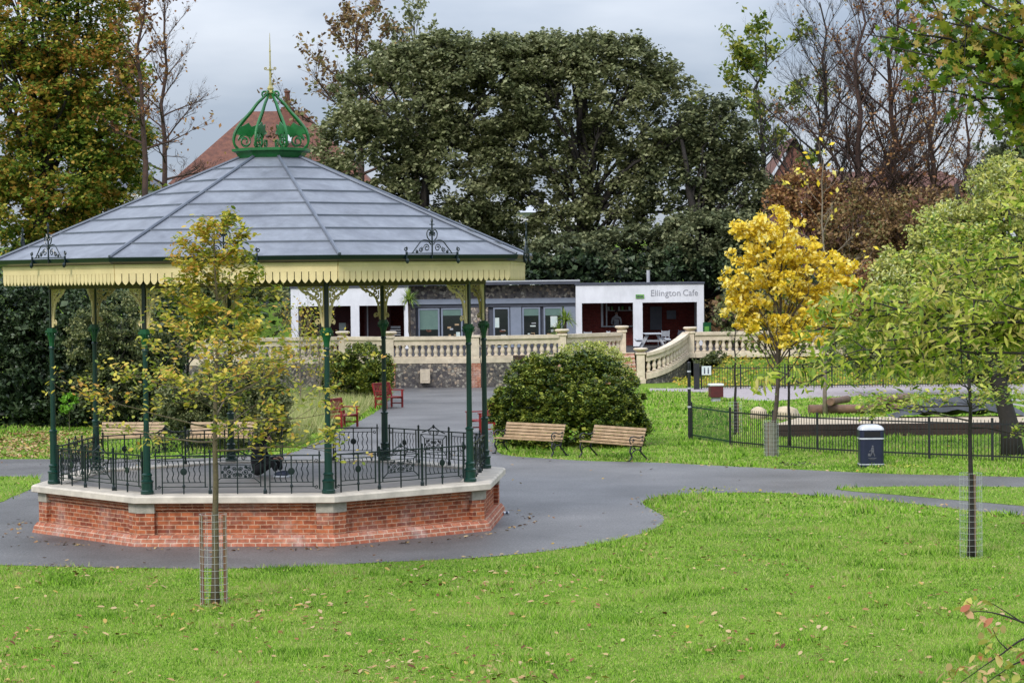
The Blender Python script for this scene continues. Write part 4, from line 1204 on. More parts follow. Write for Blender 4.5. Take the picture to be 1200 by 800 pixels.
# terrace slab
QR = TW(809, 113.6, 1.05); QE = TW(1100, 114.2, 1.05)
poly = [(p.x, p.y + .12) for p in PV] + [(QR.x, QR.y + .1), (QE.x, QE.y + .1), (QE.x, 133), (PV[0].x, 133)]
flat_sheet('terrace', poly, TZ, M['terrace'])
# right balustrade, curved stair balustrade, newel
balustrade([QR + Vector((.2, 0, 0)), QE], 'cream stone balustrade length right of the steps, above the leafy bank')
pier(QR, 1.05, 'cream stone pier with round bowl where the curved stair balustrade meets the terrace')
NW = TW(751, 110.6, 0)
pier(NW, 0.0, 'cream stone newel pier at the foot of the brick steps', h=1.42)
cv = []
for k in range(13):
    t = k / 12; a_, b_ = NW + Vector((.22, 0, .20)), QR - Vector((.18, .0, 0))
    c_ = Vector((NW.x + 1.5, NW.y + .3, 0))
    xy = a_.xy * (1 - t) ** 2 + c_.xy * 2 * t * (1 - t) + b_.xy * t * t
    z = .20 + (1.05 - .20) * (t ** 1.25)
    cv.append(Vector((xy.x, xy.y, z)))
balustrade(cv, 'cream stone stair balustrade curving up from the newel pier')
sw = empty('stair_wall', (NW.x, NW.y, 0), 0, 'dark flint wall under the curving stair balustrade', 'wall')
vs = [];
a = MB()
for i in range(12):
    p, q = cv[i] - NW, cv[i + 1] - NW
    for s in (-.1, .1):
        a.quad((p.x, p.y + s, -.2), (q.x, q.y + s, -.2), (q.x, q.y + s, q.z), (p.x, p.y + s, p.z))
a.build('wall_face', M['flint'], sw)
x1 = NW.x - .18; x0 = TW(708, 112, 0).x
st = empty('steps', ((x0 + x1) / 2, NW.y, 0), 0, 'brick steps with pale edges rising to the cafe terrace', 'steps')
a = MB(); b = MB()
for k in range(8):
    z = TZ * (k + 1) / 8; y = -.35 + .33 * k
    a.box(-(x1 - x0) / 2, (x1 - x0) / 2, y, 2.8, z - TZ / 8, z - .035)
    b.box(-(x1 - x0) / 2, (x1 - x0) / 2, y - .02, y + .33, z - .035, z)
a.build('risers', M['brick_low'], st); b.build('treads', M['stone'], st)

# ================================================================== cafe
CY = 123.0
def cx(px, Y=CY): return W(px, Y, 3).x
cafe = empty('cafe', (cx(580), CY, TZ), 0, 'single-storey white and flint cafe with grey windows and grey lettering above the terrace', 'building')
def cb(name, m, x0, x1, y0, y1, z0, z1, parent=None, bev=0):
    p = parent or cafe
    o = MB().box(x0, x1, y0, y1, z0, z1).build(name, m, p, bevel=bev)
    base = Vector(cafe.location)
    o.location = -base if p is cafe else Vector((0, 0, 0))
    return o
ZR = 4.47; ZO = 3.55
def block(px0, px1, opens, name='wall'):
    xa, xb = cx(px0), cx(px1)
    cb(name, M['white'], xa, xb, CY, CY + .3, ZO, ZR)
    edges = [px0] + [e for o_ in opens for e in o_] + [px1]
    for i in range(0, len(edges), 2):
        cb('pillar', M['white'], cx(edges[i]), cx(edges[i + 1]), CY + .002, CY + .3, TZ, ZO)
    cb('side_wall', M['white'], xa, xa + .25, CY + .3, CY + 8, TZ, ZR - .002)
    cb('side_wall', M['white'], xb - .25, xb, CY + .3, CY + 8, TZ, ZR - .002)
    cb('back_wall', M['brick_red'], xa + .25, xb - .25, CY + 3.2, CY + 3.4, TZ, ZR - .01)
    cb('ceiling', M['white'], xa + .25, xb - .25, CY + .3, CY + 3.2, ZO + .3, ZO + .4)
    cb('roof', M['trimdark'], xa - .06, xb + .04, CY - .06, CY + 8, ZR, ZR + .10)
block(341, 479, [(349.5, 411), (421, 475)])
block(675, 825, [(682, 742), (753, 817)])
# right block: inner brick side, hatch, dark panels
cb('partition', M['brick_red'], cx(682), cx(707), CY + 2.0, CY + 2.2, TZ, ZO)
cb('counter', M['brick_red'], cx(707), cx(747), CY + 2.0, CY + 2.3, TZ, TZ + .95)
cb('counter_top', M['pale_grey'], cx(706), cx(747), CY + 1.85, CY + 2.5, TZ + .95, TZ + 1.0)
cb('hatch_frame', M['pale_grey'], cx(706), cx(708.5), CY + 1.95, CY + 2.0, TZ + 1.0, ZO)
cb('hatch_frame', M['pale_grey'], cx(712), cx(713.5), CY + 2.1, CY + 2.15, TZ + 1.0, ZO)
cb('kitchen_shelf', M['pale_grey'], cx(714), cx(746), CY + 3.0, CY + 3.18, TZ + 1.75, TZ + 1.79)
for k in range(7):
    x = cx(716 + 4.2 * k); cb('jar', [M['paper'], M['sign_green'], M['tile_red']][k % 3], x - .05, x + .05, CY + 3.0, CY + 3.12, TZ + 1.79, TZ + 1.98)
cb('dark_board', M['trimdark'], cx(766), cx(780), CY + 3.13, CY + 3.2, TZ + .75, TZ + 1.95)
cb('dark_screen', M['trimdark'], cx(786), cx(797), CY + 3.12, CY + 3.2, TZ + 1.3, TZ + 1.75)
# left block interior
cb('inner_door', M['trimdark'], cx(362), cx(372), CY + 3.1, CY + 3.2, TZ, TZ + 2.1)
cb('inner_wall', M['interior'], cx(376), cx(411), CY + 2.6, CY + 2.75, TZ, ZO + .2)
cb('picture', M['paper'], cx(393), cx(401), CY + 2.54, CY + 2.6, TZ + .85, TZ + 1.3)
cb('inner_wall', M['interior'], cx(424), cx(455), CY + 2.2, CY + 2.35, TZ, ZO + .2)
cb('door_frame', M['pale_grey'], cx(427), cx(428.4), CY + 2.1, CY + 2.2, TZ, ZO)
# middle: flint band, grey frames
MY = CY + .9
x0, x1 = cx(479, MY), cx(676, MY)
cb('flint_band', M['flint2'], x0, x1, MY, MY + .3, ZO + .28, ZR + .02)
cb('fascia_board', M['greyframe'], x0, x1, MY - .10, MY + .02, ZO + .02, ZO + .28)
cb('lintel', M['trimdark'], x0, x1, MY, MY + .3, ZO - .14, ZO + .02)
cb('roof', M['trimdark'], x0 - .1, x1 + .15, MY - .9, MY + 8, ZR + .06, ZR + .26)
cb('roof_edge', M['pale_grey'], x0 - .1, x1 + .15, MY - .93, MY - .9, ZR + .20, ZR + .27)
cb('flint_pier', M['flint2'], cx(479, MY), cx(487, MY), MY + .001, MY + .3, TZ, ZO - .14)
cb('brick_pier', M['flint2'], cx(546, MY), cx(572, MY), MY + .05, MY + .3, TZ, ZO - .14)
def window(pxa, pxb, z0=TZ + .45, z1=ZO - .18, door=False, blind=.35, paper=None):
    xa, xb = cx(pxa, MY), cx(pxb, MY)
    f = MB(); t = .08
    f.box(xa, xb, MY + .02, MY + .12, z1 - t, z1); f.box(xa, xb, MY + .02, MY + .12, z0, z0 + t)
    f.box(xa, xa + t, MY + .02, MY + .12, z0 + t, z1 - t); f.box(xb - t, xb, MY + .02, MY + .12, z0 + t, z1 - t)
    fr_ = f.build('door' if door else 'window', M['greyframe'], cafe); fr_.location = -Vector(cafe.location)
    g_ = MB().box(xa + t, xb - t, MY + .06, MY + .07, z0 + t, z1 - t).build('pane', M['glass'], fr_)
    if blind: MB().box(xa + t, xb - t, MY + .045, MY + .055, z1 - t - blind, z1 - t).build('blind', M['blind'], fr_)
    # tables, menus and shelves glimpsed at the glass
    for k in range(5):
        xx = xa + t + (xb - xa - 2 * t) * random.uniform(.1, .8); zz = z0 + t + (z1 - z0) * random.uniform(.02, .42)
        MB().box(xx, xx + random.uniform(.08, .3), MY + .047, MY + .056, zz, zz + random.uniform(.03, .12)).build('window_display', random.choice([M['slat'], M['paper'], M['tile_red'], M['pale_grey']]), fr_)
    if paper: MB().box(xa + paper[0], xa + paper[0] + paper[2], MY + .03, MY + .04, z0 + paper[1], z0 + paper[1] + paper[3]).build('notice', M['paper'], fr_)
window(490, 515, blind=1.0); window(517, 542, paper=(.75, .10, .2, .25), blind=.3)
window(578, 597, z0=TZ, door=True, blind=0, paper=(.05, 1.0, .25, .5)); window(612, 633); window(637, 659, paper=(.35, .55, .35, .55))
cb('panel', M['greyframe'], cx(598, MY), cx(611, MY), MY + .04, MY + .14, TZ, ZO - .14)
cb('panel', M['greyframe'], cx(661, MY), cx(676, MY), MY + .04, MY + .14, TZ, ZO - .14)
cb('panel', M['trimdark'], cx(487, MY), cx(546, MY), MY + .16, MY + .2, TZ, ZO - .14)
cb('panel', M['trimdark'], cx(572, MY), cx(661, MY), MY + .16, MY + .2, TZ, ZO - .14)
a = MB().tube([(cx(764), CY + 3, ZR), (cx(764), CY + 3, ZR + .72)], .09, 10).build('flue', M['pale_grey'], cafe); a.location = -Vector(cafe.location)
# lettering
def text(body, size, x, y, z, m, parent, name, depth=.03, font_scale=1.0):
    cu = bpy.data.curves.new(name, 'FONT'); cu.body = body; cu.size = size; cu.extrude = depth; cu.align_x = 'CENTER'; cu.resolution_u = 3
    cu.offset = -.004
    o = bpy.data.objects.new(name, cu); COL.objects.link(o)
    dg = bpy.context.evaluated_depsgraph_get(); dg.update()
    me = bpy.data.meshes.new_from_object(o.evaluated_get(dg)); me.materials.clear(); me.materials.append(m)
    bpy.data.objects.remove(o)
    o = bpy.data.objects.new(name, me); COL.objects.link(o); o.parent = parent
    o.location = (x, y, z); o.rotation_euler = (R_(90), 0, 0); return o
bl = Vector(cafe.location)
for word, pa, pb in (('Ellington', 763, 797.5), ('Cafe', 800.5, 818)):
    t1 = text(word, .45, 0, -.012, 3.88 - bl.z, M['letters'], cafe, 'lettering', depth=.01)
    bb = [v.co.x for v in t1.data.vertices]; t1.scale.x = (cx(pb) - cx(pa)) / (max(bb) - min(bb))
    t1.location.x = (cx(pa) + cx(pb)) / 2 - bl.x - t1.scale.x * (max(bb) + min(bb)) / 2
hy = empty('hygiene_sign', (cx(750), CY - .03, 3.85), 0, 'small green sticker sign on the white fascia above the middle pillar', 'sign')
MB().box(-.21, .21, -.02, .02, -.08, .11).build('board', M['sign_green'], hy)
hm = MB()
for k in range(5): hm.box(-.17 + .07 * k, -.12 + .07 * k, -.026, -.02, -.04, .05)
hm.build('marks', M['trimdark'], hy)

# cafe person behind the counter
cp_ = empty('person', (cx(725), CY + 2.75, TZ), R_(-90), 'person in a pale grey shirt standing behind the cafe counter', 'person')
J = [((0, 0, .95), (.12, .15)), ((0, 0, 1.15), (.11, .14)), ((0, 0, 1.35), (.11, .18)), ((.02, 0, 1.46), (.06, .09)), ((.03, 0, 1.54), .055), ((.05, 0, 1.62), .082), ((.05, 0, 1.70), .08),
     ((0, .09, .85), .09), ((.02, .10, .48), .065), ((0, .10, .08), .045), ((0, -.09, .85), .09), ((.02, -.10, .48), .065), ((0, -.10, .08), .045),
     ((.0, .20, 1.38), .06), ((.03, .25, 1.12), .045), ((.25, .18, 1.06), .03), ((0, -.20, 1.38), .06), ((.03, -.25, 1.12), .045), ((.25, -.18, 1.06), .03)]
bd = skin_body('body', J, E_, M['shirt'], cp_)
face = MB().ellipsoid((.075, 0, 1.66), (.06, .072, .095), 12, 8).build('face', M['skin'], bd, smooth=True)
head_parts(bd, (.06, 0, 1.68), (1, 0, 0), M['hair']); hand(bd, (.26, .17, 1.06), (1, 0, 0)); hand(bd, (.26, -.17, 1.06), (1, 0, 0))

# terrace furniture
pt = empty('picnic_table', (TW(765, 119, 0).x, 119.0, TZ), 0, 'pale grey A-frame picnic table on the terrace before the right-hand cafe opening', 'table')
MB().box(-.42, .42, -.9, .9, .70, .745).build('table_top', M['pale_grey'], pt, bevel=.005)
for s in (-1, 1):
    MB().box(s * .72 - .13, s * .72 + .13, -.9, .9, .42, .46).build('seat_plank', M['pale_grey'], pt)
    for y in (-.6, .6):
        MB().bar((s * .22, y, .70), (s * .62, y, 0), .09, .05, up=(0, 1, 0)).build('leg', M['pale_grey'], pt)
for y in (-.6, .6): MB().box(-.80, .80, y + .03, y + .07, .34, .42).build('cross_bar', M['pale_grey'], pt)
def chair(px, Y, yaw, lb, m, fl=[None]):
    r = empty('chair', (0, 0, 0))
    MB().box(-.22, .22, -.22, .22, .43, .46).build('seat', m, r, bevel=.005)
    a = MB(); a.obox((0, .23, .68), (.20, 0, 0), (0, .008, .0), (0, .03, .14)); a.build('backrest', m, r)
    for sx in (-1, 1):
        MB().bar((sx * .20, -.20, 0), (sx * .20, -.20, .66), .03).build('leg', m, r)
        MB().bar((sx * .20, .21, 0), (sx * .20, .25, .85), .03).build('leg', m, r)
        MB().box(sx * .21 - .02, sx * .21 + .02, -.22, .22, .65, .68).build('armrest', m, r)
    r.location = (TW(px, Y, 0).x, Y, TZ); r.rotation_euler.z = R_(yaw); tag(r, lb, 'chair', 'cafe chairs on the terrace'); return r
chair(692, 119.5, 150, 'grey cafe chair left of the little table before the serving hatch', M['pale_grey'])
chair(708, 120.2, -70, 'grey cafe chair right of the little table before the serving hatch', M['pale_grey'])
chair(778, 120.3, 200, 'pale chair behind the right end of the picnic table', M['pale_grey'])
chair(800, 121, 180, 'dark chair deep inside the right-hand cafe opening', M['trimdark'])
ct = empty('cafe_table', (TW(700, 120.3, 0).x, 120.3, TZ), 0, 'little round cafe table between two grey chairs before the hatch', 'table')
MB().lathe([(.33, .70), (.33, .73)], 16).build('table_top', M['pale_grey'], ct)
MB().lathe([(.22, 0), (.20, .03), (.03, .05), (.03, .70)], 12).build('pedestal', M['iron'], ct)
sk = TW(464, CY + 1.6, 0).x
for k in range(5):
    s = empty('stacked_tray_chair', (sk, CY + 1.6, TZ + .02 + k * .12), 0, 'grey chair in the stack inside the left cafe opening, number %s from the floor' % ('one two three four five'.split()[k]), 'chair', 'stacked grey chairs')
    s['label'] = 'grey chair in the stack in the left cafe opening, ' + ['bottom one', 'second from the bottom', 'middle one', 'second from the top', 'topmost one'][k]
    MB().box(-.27, .27, -.25, .25, .40, .44).build('seat', M['pale_grey'], s, bevel=.01)
    MB().box(-.25, .25, .22, .26, .44, .62).build('backrest', M['pale_grey'], s)
    if k == 0:
        for sx in (-.22, .22):
            for sy in (-.2, .2): MB().bar((sx, sy, -.02), (sx, sy, .40), .03).build('leg', M['pale_grey'], s)
gs = empty('sign_board', (TW(829, 121, 0).x, 121, TZ), 0, 'dark green menu sign standing at the right end of the cafe', 'sign')
MB().box(-.20, .20, -.02, .02, .35, 1.2).build('board', M['green_hi'], gs); MB().box(-.12, .10, -.026, -.02, .75, 1.0).build('picture', M['sign_green'], gs)
for s in (-.17, .17): MB().box(s - .02, s + .02, -.015, .015, 0, .35).build('leg', M['iron'], gs)
nb = empty('notice_board', (TW(610, 108.0, 0).x, 108.0, 0), 0, 'dark brown notice board against the balustrade above the round bush', 'sign')
MB().box(-.32, .32, -.03, .03, .95, 1.42).build('board', M['sleeper'], nb); MB().box(-.24, .24, -.036, -.03, 1.12, 1.30).build('lettered_panel', M['interior'], nb)
for s in (-.26, .26): MB().box(s - .03, s + .03, -.02, .02, 0, .95).build('leg', M['sleeper'], nb)

# ================================================================== fences and play area
def fence(pts, lb, h=1.05, sp=.10, bar=.016, group=None, first_mat=None):
    p0 = pts[0]; r = empty('metal_fence', (p0.x, p0.y, p0.z), 0, lb, 'fence', group)
    for i in range(len(pts) - 1):
        p, q = pts[i] - p0, pts[i + 1] - p0; d = q - p; L = d.length; dn = d.normalized()
        b = MB(); n = int(L / sp)
        for k in range(1, n):
            c = p + dn * (L * k / n); s = Vector((bar / 2, bar / 2, 0))
            b.box(c.x - bar / 2, c.x + bar / 2, c.y - bar / 2, c.y + bar / 2, c.z + .03, c.z + h)
        for z in (.12, h - .10): b.bar(p + Vector((0, 0, z)), q + Vector((0, 0, z)), .012, .04)
        b.build('panel', first_mat if (i == 0 and first_mat) else M['iron'], r)
    for i, p in enumerate(pts):
        c = p - p0; MB().box(c.x - .03, c.x + .03, c.y - .03, c.y + .03, 0, h + .05).build('post', M['iron'], r)
    return r
fp = [G(*p) for p in [(810.5, 514), (856, 522), (906, 527), (958, 530.5), (1022, 534), (1089, 537), (1163, 539.5), (1240, 543), (1330, 548)]]
fence(fp, 'black bow-less railing fence in front of the play area, behind the litter bin', first_mat=M['green'])
bpst = empty('tall_post', (G(809, 515).x - .02, G(809, 515).y, 0), 0, 'tall slim black post at the left end of the play area fence', 'post')
MB().lathe([(.05, 0), (.05, 2.28), (.03, 2.31)], 8).build('shaft', M['iron'], bpst)
for z in (.95, 1.5, 2.0): MB().lathe([(.055, z), (.055, z + .05)], 8).build('band', M['silver'], bpst)
f2 = [W(a, 104.2, 0) for a in (822, 868, 920, 975, 1035, 1100, 1170, 1260)]
fence([Vector((p.x, 104.2, 0)) for p in f2], 'black railing fence behind the gravel path, below the leafy bank', h=1.0, sp=.11, bar=.02)
gp_ = W(817, 104, 0); gt = empty('gate_panel', (gp_.x, 104, 0), 0, 'solid black gate leaf at the left end of the rear fence', 'gate')
MB().box(-.11, .11, -.03, .03, .02, 1.12).build('leaf', M['iron'], gt); MB().box(-.14, -.11, -.04, .04, 0, 1.2).build('post', M['iron'], gt)
ns_ = W(828, 104.1, 0); nsn = empty('notice', (ns_.x, 104.1, .62), 0, 'small white notice with two dark figures fixed on the rear fence', 'sign')
MB().box(-.20, .20, -.02, -.005, 0, .38).build('board', M['paper'], nsn)
for s in (-.08, .08): a = MB(); a.box(s - .03, s + .03, -.026, -.02, .05, .24); a.ellipsoid((s, -.022, .28), (.03, .008, .035), 8, 6); a.build('figure_mark', M['trimdark'], nsn)

def litter_bin():
    p = G(1022, 547); r = empty('litter_bin', (p.x, p.y + .2, 0), 0, 'navy litter bin with silver bands and sky reflection painted on its top, beside the path', 'litter bin')
    def rr(w, d, z0, z1, rad=.10):
        pts = []
        for (sx, sy, a0) in ((1, -1, -90), (1, 1, 0), (-1, 1, 90), (-1, -1, 180)):
            for k in range(5):
                a = R_(a0 + 22.5 * k); pts.append((sx * (w - rad) + rad * math.cos(a), sy * (d - rad) + rad * math.sin(a)))
        return pts, z0, z1
    b = MB(); b.prism(*rr(.30, .26, .04, .70)); b.build('body', M['binblue'], r)
    b = MB(); b.prism(*rr(.315, .275, .0, .06)); b.build('base', M['binblue'], r)
    b = MB(); b.prism(*rr(.312, .272, .055, .085)); b.build('band', M['silver'], r)
    b = MB(); b.prism(*rr(.312, .272, .70, .735)); b.build('band', M['silver'], r)
    b = MB(); b.prism(*rr(.31, .27, .735, .93)); b.build('hood', M['binblue'], r)
    b = MB(); b.box(-.20, .20, -.278, -.26, .76, .90); b.build('opening', M['black_cloth'], r)
    m = MB(); N_ = 20
    for j in range(4):
        t0, t1 = j / 4, (j + 1) / 4
        def ringp(t): 
            s = math.cos(t * PI / 2 * .92); return [(x * (.25 + .75 * s), y * (.25 + .75 * s), .93 + .13 * math.sin(t * PI / 2)) for x, y in rr(.315, .275, 0, 0)[0]]
        A_, B_ = ringp(t0), ringp(t1); n = len(A_)
        m.add(A_ + B_, [(k, (k + 1) % n, n + (k + 1) % n, n + k) for k in range(n)])
    A_ = ringp(1.0); m.add(A_, [tuple(range(len(A_)))]); m.build('lid', M['silver'], r, smooth=True)  # pale lid colour stands in for sky reflected on the domed top
    s = MB(); y = -.268
    s.ellipsoid((.01, y, .52), (.025, .008, .028), 8, 6); s.box(-.03, .04, y - .004, y + .01, .38, .49); s.bar((.03, y, .46), (-.08, y, .40), .02); s.bar((.0, y, .38), (-.05, y, .28), .022); s.bar((.02, y, .38), (.06, y, .28), .022)
    s.box(-.11, -.05, y - .004, y + .01, .28, .35); s.box(-.10, .10, y - .003, y + .01, .22, .235); s.box(-.07, .07, y - .003, y + .01, .19, .20)
    s.build('tidy_symbol', M['faded'], r)
litter_bin()
p = G(839, 470); mbn = empty('maroon_bin', (p.x, p.y, 0), R_(8), 'square maroon bin with white top standing on the gravel path', 'litter bin')
MB().box(-.25, .25, -.22, .22, .16, .60).build('body', M['maroon'], mbn, bevel=.01)
MB().box(-.27, .27, -.24, .24, .60, .68).build('lid', M['white'], mbn, bevel=.015)
MB().box(-.16, .16, -.14, .14, .0, .16).build('base', M['pale_grey'], mbn)

def rock(px, py, rx, ry, rz, lb):
    p = G(px, py); r = bmesh.new(); bmesh.ops.create_icosphere(r, subdivisions=3, radius=1)
    for v in r.verts:
        n = v.co.copy(); k = 1 + .12 * math.sin(n.x * 4 + px) * math.cos(n.y * 5) + .08 * math.sin(n.z * 7 + n.x * 3)
        v.co = Vector((n.x * rx * k, n.y * ry * k, n.z * rz * k + rz * .55))
    me = bpy.data.meshes.new('boulder'); r.to_mesh(me); r.free(); me.materials.append(M['boulder'])
    for q in me.polygons: q.use_smooth = True
    o = bpy.data.objects.new('boulder', me); COL.objects.link(o); o.location = (p.x, p.y, 0); tag(o, lb, 'boulder', 'sandy boulders in the play area')
rock(889, 491, .30, .3, .27, 'small sandy boulder left of the larger one, behind the railing fence')
rock(921, 492, .44, .4, .30, 'larger pale boulder beside the thin sapling behind the fence')
def log(p, q, r_, lb):
    c = (p + q) / 2; b = MB(); n = 8
    pts = [p.lerp(q, i / n) - c + Vector((0, 0, random.uniform(-.004, .004))) for i in range(n + 1)]
    b.tube(pts, [r_ * random.uniform(.93, 1.04) for _ in pts], 14)
    o = b.build('log', M['log'], None); o.location = c
    for f in o.data.polygons: f.use_smooth = len(f.vertices) == 4
    tag(o, lb, 'log', 'peeled play logs'); return o
D_ = G(1000, 485).y
log(W(948, D_, .17), W(1061, D_ + .4, .17), .17, 'long peeled log lying low across the play area')
log(W(973, D_ - .5, .46), W(993, D_ + 2.4, .40), .13, 'shorter peeled log resting end-on over the left of the long log')
log(W(1031, D_ - .5, .48), W(1062, D_ + 2.2, .44), .145, 'shorter peeled log resting end-on over the right of the long log')
# raised sand pit with sleeper edge
p, q = G(905, 512), G(1330, 512)
sp_ = empty('sand_pit', (p.x, p.y, 0), 0, 'raised play pit edged with dark sleepers behind the fence', 'sand pit')
L = (q - p).length
for k in range(2): MB().box(0, L, -.06 + .004 * k, .08, .19 * k, .19 * (k + 1) - .012).build('sleeper', M['sleeper'], sp_, bevel=.01)
MB().prism([(0.02, .08), (L, .08), (L, 3.6), (1.2, 3.6)], 0, .36).build('sand', M['boulder'], sp_)
tp = A(1128, 497, 77.5); tar = MB()
nn_ = 24
for i in range(nn_):
    for j in range(8):
        def hp(i, j):
            u, v = i / nn_ * 2 - 1, j / 8
            return (u * 2.1, v * 2.0 - .2, .36 + (1 - u * u * abs(u)) * .62 * math.sin(PI * min(1, v * .9 + .12)) + .04 * math.sin(i * 1.3 + j))
        tar.quad(hp(i, j), hp(i + 1, j), hp(i + 1, j + 1), hp(i, j + 1))
tar.v = [(x, y, z - .02) for x, y, z in tar.v]
o = tar.build('play_mound', M['iron'], None); o.location = (W(1128, 75.8, 0).x, 75.8, 0); tag(o, 'low black rubber play mound on the sand pit', 'play mound')
sl = empty('pale_slide', (W(1180, 76, 0).x, 75.3, 0), 0, 'pale grey slide edge beside the black mound', 'slide')
MB().bar((-.4, 0, .95), (1.6, .4, .75), .06).build('side_rail', M['pale_grey'], sl); MB().bar((-.1, 0.1, .80), (1.8, .3, .45), .05).build('side_rail', M['pale_grey'], sl); MB().bar((-.3, 0, 0), (-.3, 0, .95), .05).build('leg', M['pale_grey'], sl)
p = G(593, 603); cn = empty('drinks_can', (p.x, p.y, .04), R_(30), 'crushed white and blue drinks can on the asphalt by the bandstand', 'can')
MB().tube([(-.06, 0, 0), (-.02, 0, .01), (.06, 0, 0)], [.033, .026, .033], 10).build('can_body', M['sole'], cn); MB().tube([(-.015, 0, .008), (.03, 0, .005)], [.029, .032], 10).build('blue_band', M['shoe'], cn)

# ================================================================== houses behind
def house(name, px, Y, wpx, depth, z0, z_eave, z_ridge, lb, wallm, roofm, hip=0.35, wins=(), gable_front=False, rz=0.0):
    c = W(px, Y, z0); w = wpx * Y / F_PX / 2
    h = empty(name, (c.x, Y, z0), rz, lb, 'house', 'houses beyond the park trees')
    ze, zr = z_eave - z0, z_ridge - z0
    b = MB(); b.box(-w, w, 0, depth, -1, ze); b.build('wall', wallm, h)
    r = MB(); o = .4
    if gable_front:
        a = [(-w - o, -o, ze - .2), (w + o, -o, ze - .2), (w + o, depth + o, ze - .2), (-w - o, depth + o, ze - .2), (0, -o, zr), (0, depth + o, zr)]
        r.add(a, [(0, 4, 5, 3), (1, 2, 5, 4), (0, 3, 2, 1)])
        g = MB(); g.add([(-w, -.01, ze), (w, -.01, ze), (0, -.01, zr - .35)], [(0, 1, 2)]); g.add([(-w, .2, ze), (w, .2, ze), (0, .2, zr - .35)], [(2, 1, 0)]); g.build('gable', wallm, h)
    else:
        k = hip * 2 * w
        a = [(-w - o, -o, ze), (w + o, -o, ze), (w + o, depth + o, ze), (-w - o, depth + o, ze), (-w + k, depth / 2, zr), (w - k, depth / 2, zr)]
        r.add(a, [(0, 1, 5, 4), (1, 2, 5), (2, 3, 4, 5), (3, 0, 4), (0, 3, 2, 1)])
    ro = r.build('roof', roofm, h)
    for (x, z, ww, hh) in wins:
        f = MB().box(x - ww / 2, x + ww / 2, -.06, .02, z - hh / 2 - z0, z + hh / 2 - z0).build('window', M['white'], h)
        MB().box(x - ww / 2 + .08, x + ww / 2 - .08, -.07, -.061, z - hh / 2 + .08 - z0, z + hh / 2 - .08 - z0).build('pane', M['glass'], f)
    return h, ro
HY = 190.0
h, ro = house('house', 318, HY, 226, 12, 5, 12.5, 18.5, 'tall house with red clay hipped roof rising behind the bandstand crown', M['brick_far'], M['tile_red'], hip=.36, wins=[(-4, 9.5, 1.2, 1.5), (0, 9.5, 1.2, 1.5), (4, 9.5, 1.2, 1.5), (-4, 7, 1.2, 1.5), (4, 7, 1.2, 1.5)])
q = A(337, 135, HY + 5) - Vector(h.location)
ch = MB().box(q.x - .5, q.x + .5, q.y - .4, q.y + .4, q.z - 2.6, q.z + .6).build('chimney', M['brick_far'], ro)
MB().lathe([(.22, .6), (.24, 1.0), (.20, 1.75), (.26, 1.8), (.26, 1.95)], 10, (q.x, q.y, q.z)).build('chimney_pot', M['tile_red'], ch)
q2 = A(336, 163, HY + 2.2) - Vector(h.location)
MB().obox((q2.x, q2.y, q2.z), (.42, 0, 0), (0, .3, .32), (0, -.03, .03)).build('rooflight', M['pale_grey'], ro)
house('house', 932, 165, 52, 8, 4, 11.4, 14.2, 'red brick gable-ended house between the oak and the bare trees', M['brick_far'], M['tile_red'], gable_front=True, wins=[(0, 9.2, 1.0, 1.3)])
house('house', 1040, 172, 190, 9, 4, 11.0, 12.3, 'long brick house with a dark roof behind the bare rusty trees', M['brick_far'], M['tile_red'], hip=.1, wins=[(-4, 8.5, 1.2, 1.4), (-1, 8.5, 1.2, 1.4), (2.5, 8.5, 1.2, 1.4), (5, 8.5, 1.2, 1.4)])
house('house', 640, 176, 110, 9, 4, 9.6, 10.6, 'white rendered house glimpsed between the oak trunks', M['white'], M['pale_grey'], hip=.15, wins=[(-2.4, 8.2, 1.0, 1.1), (0, 8.2, 1.0, 1.1), (2.0, 8.2, 1.0, 1.1)])
house('house', 115, 165, 120, 9, 4, 11.2, 13.2, 'pale house glimpsed through gaps in the sycamore crown', M['white'], M['trimdark'], hip=.2, wins=[(-2, 9.6, 1.2, 1.3), (1, 9.6, 1.2, 1.3)])
# shelter left of the cafe
c = W(302, 122, 0); sz = float(terr(c.x, 122)); shl = empty('park_shelter', (c.x, 122, sz), 0, 'small dark open park shelter on the green bank left of the cafe', 'shelter')
for sx in (-.8, .8):
    for sy in (0, 1.2): MB().box(sx - .05, sx + .05, sy - .05, sy + .05, -.3, 1.05).build('post', M['bark_dark'], shl)
MB().add([(-1.1, -.3, 1.0), (1.1, -.3, 1.0), (1.1, 1.5, 1.0), (-1.1, 1.5, 1.0), (-.3, .6, 1.6), (.3, .6, 1.6)], [(0, 1, 5, 4), (1, 2, 5), (2, 3, 4, 5), (3, 0, 4), (0, 3, 2, 1)]).build('roof', M['trimdark'], shl)
MB().box(-.75, .75, .9, 1.15, .35, .42).build('seat', M['sleeper'], shl)

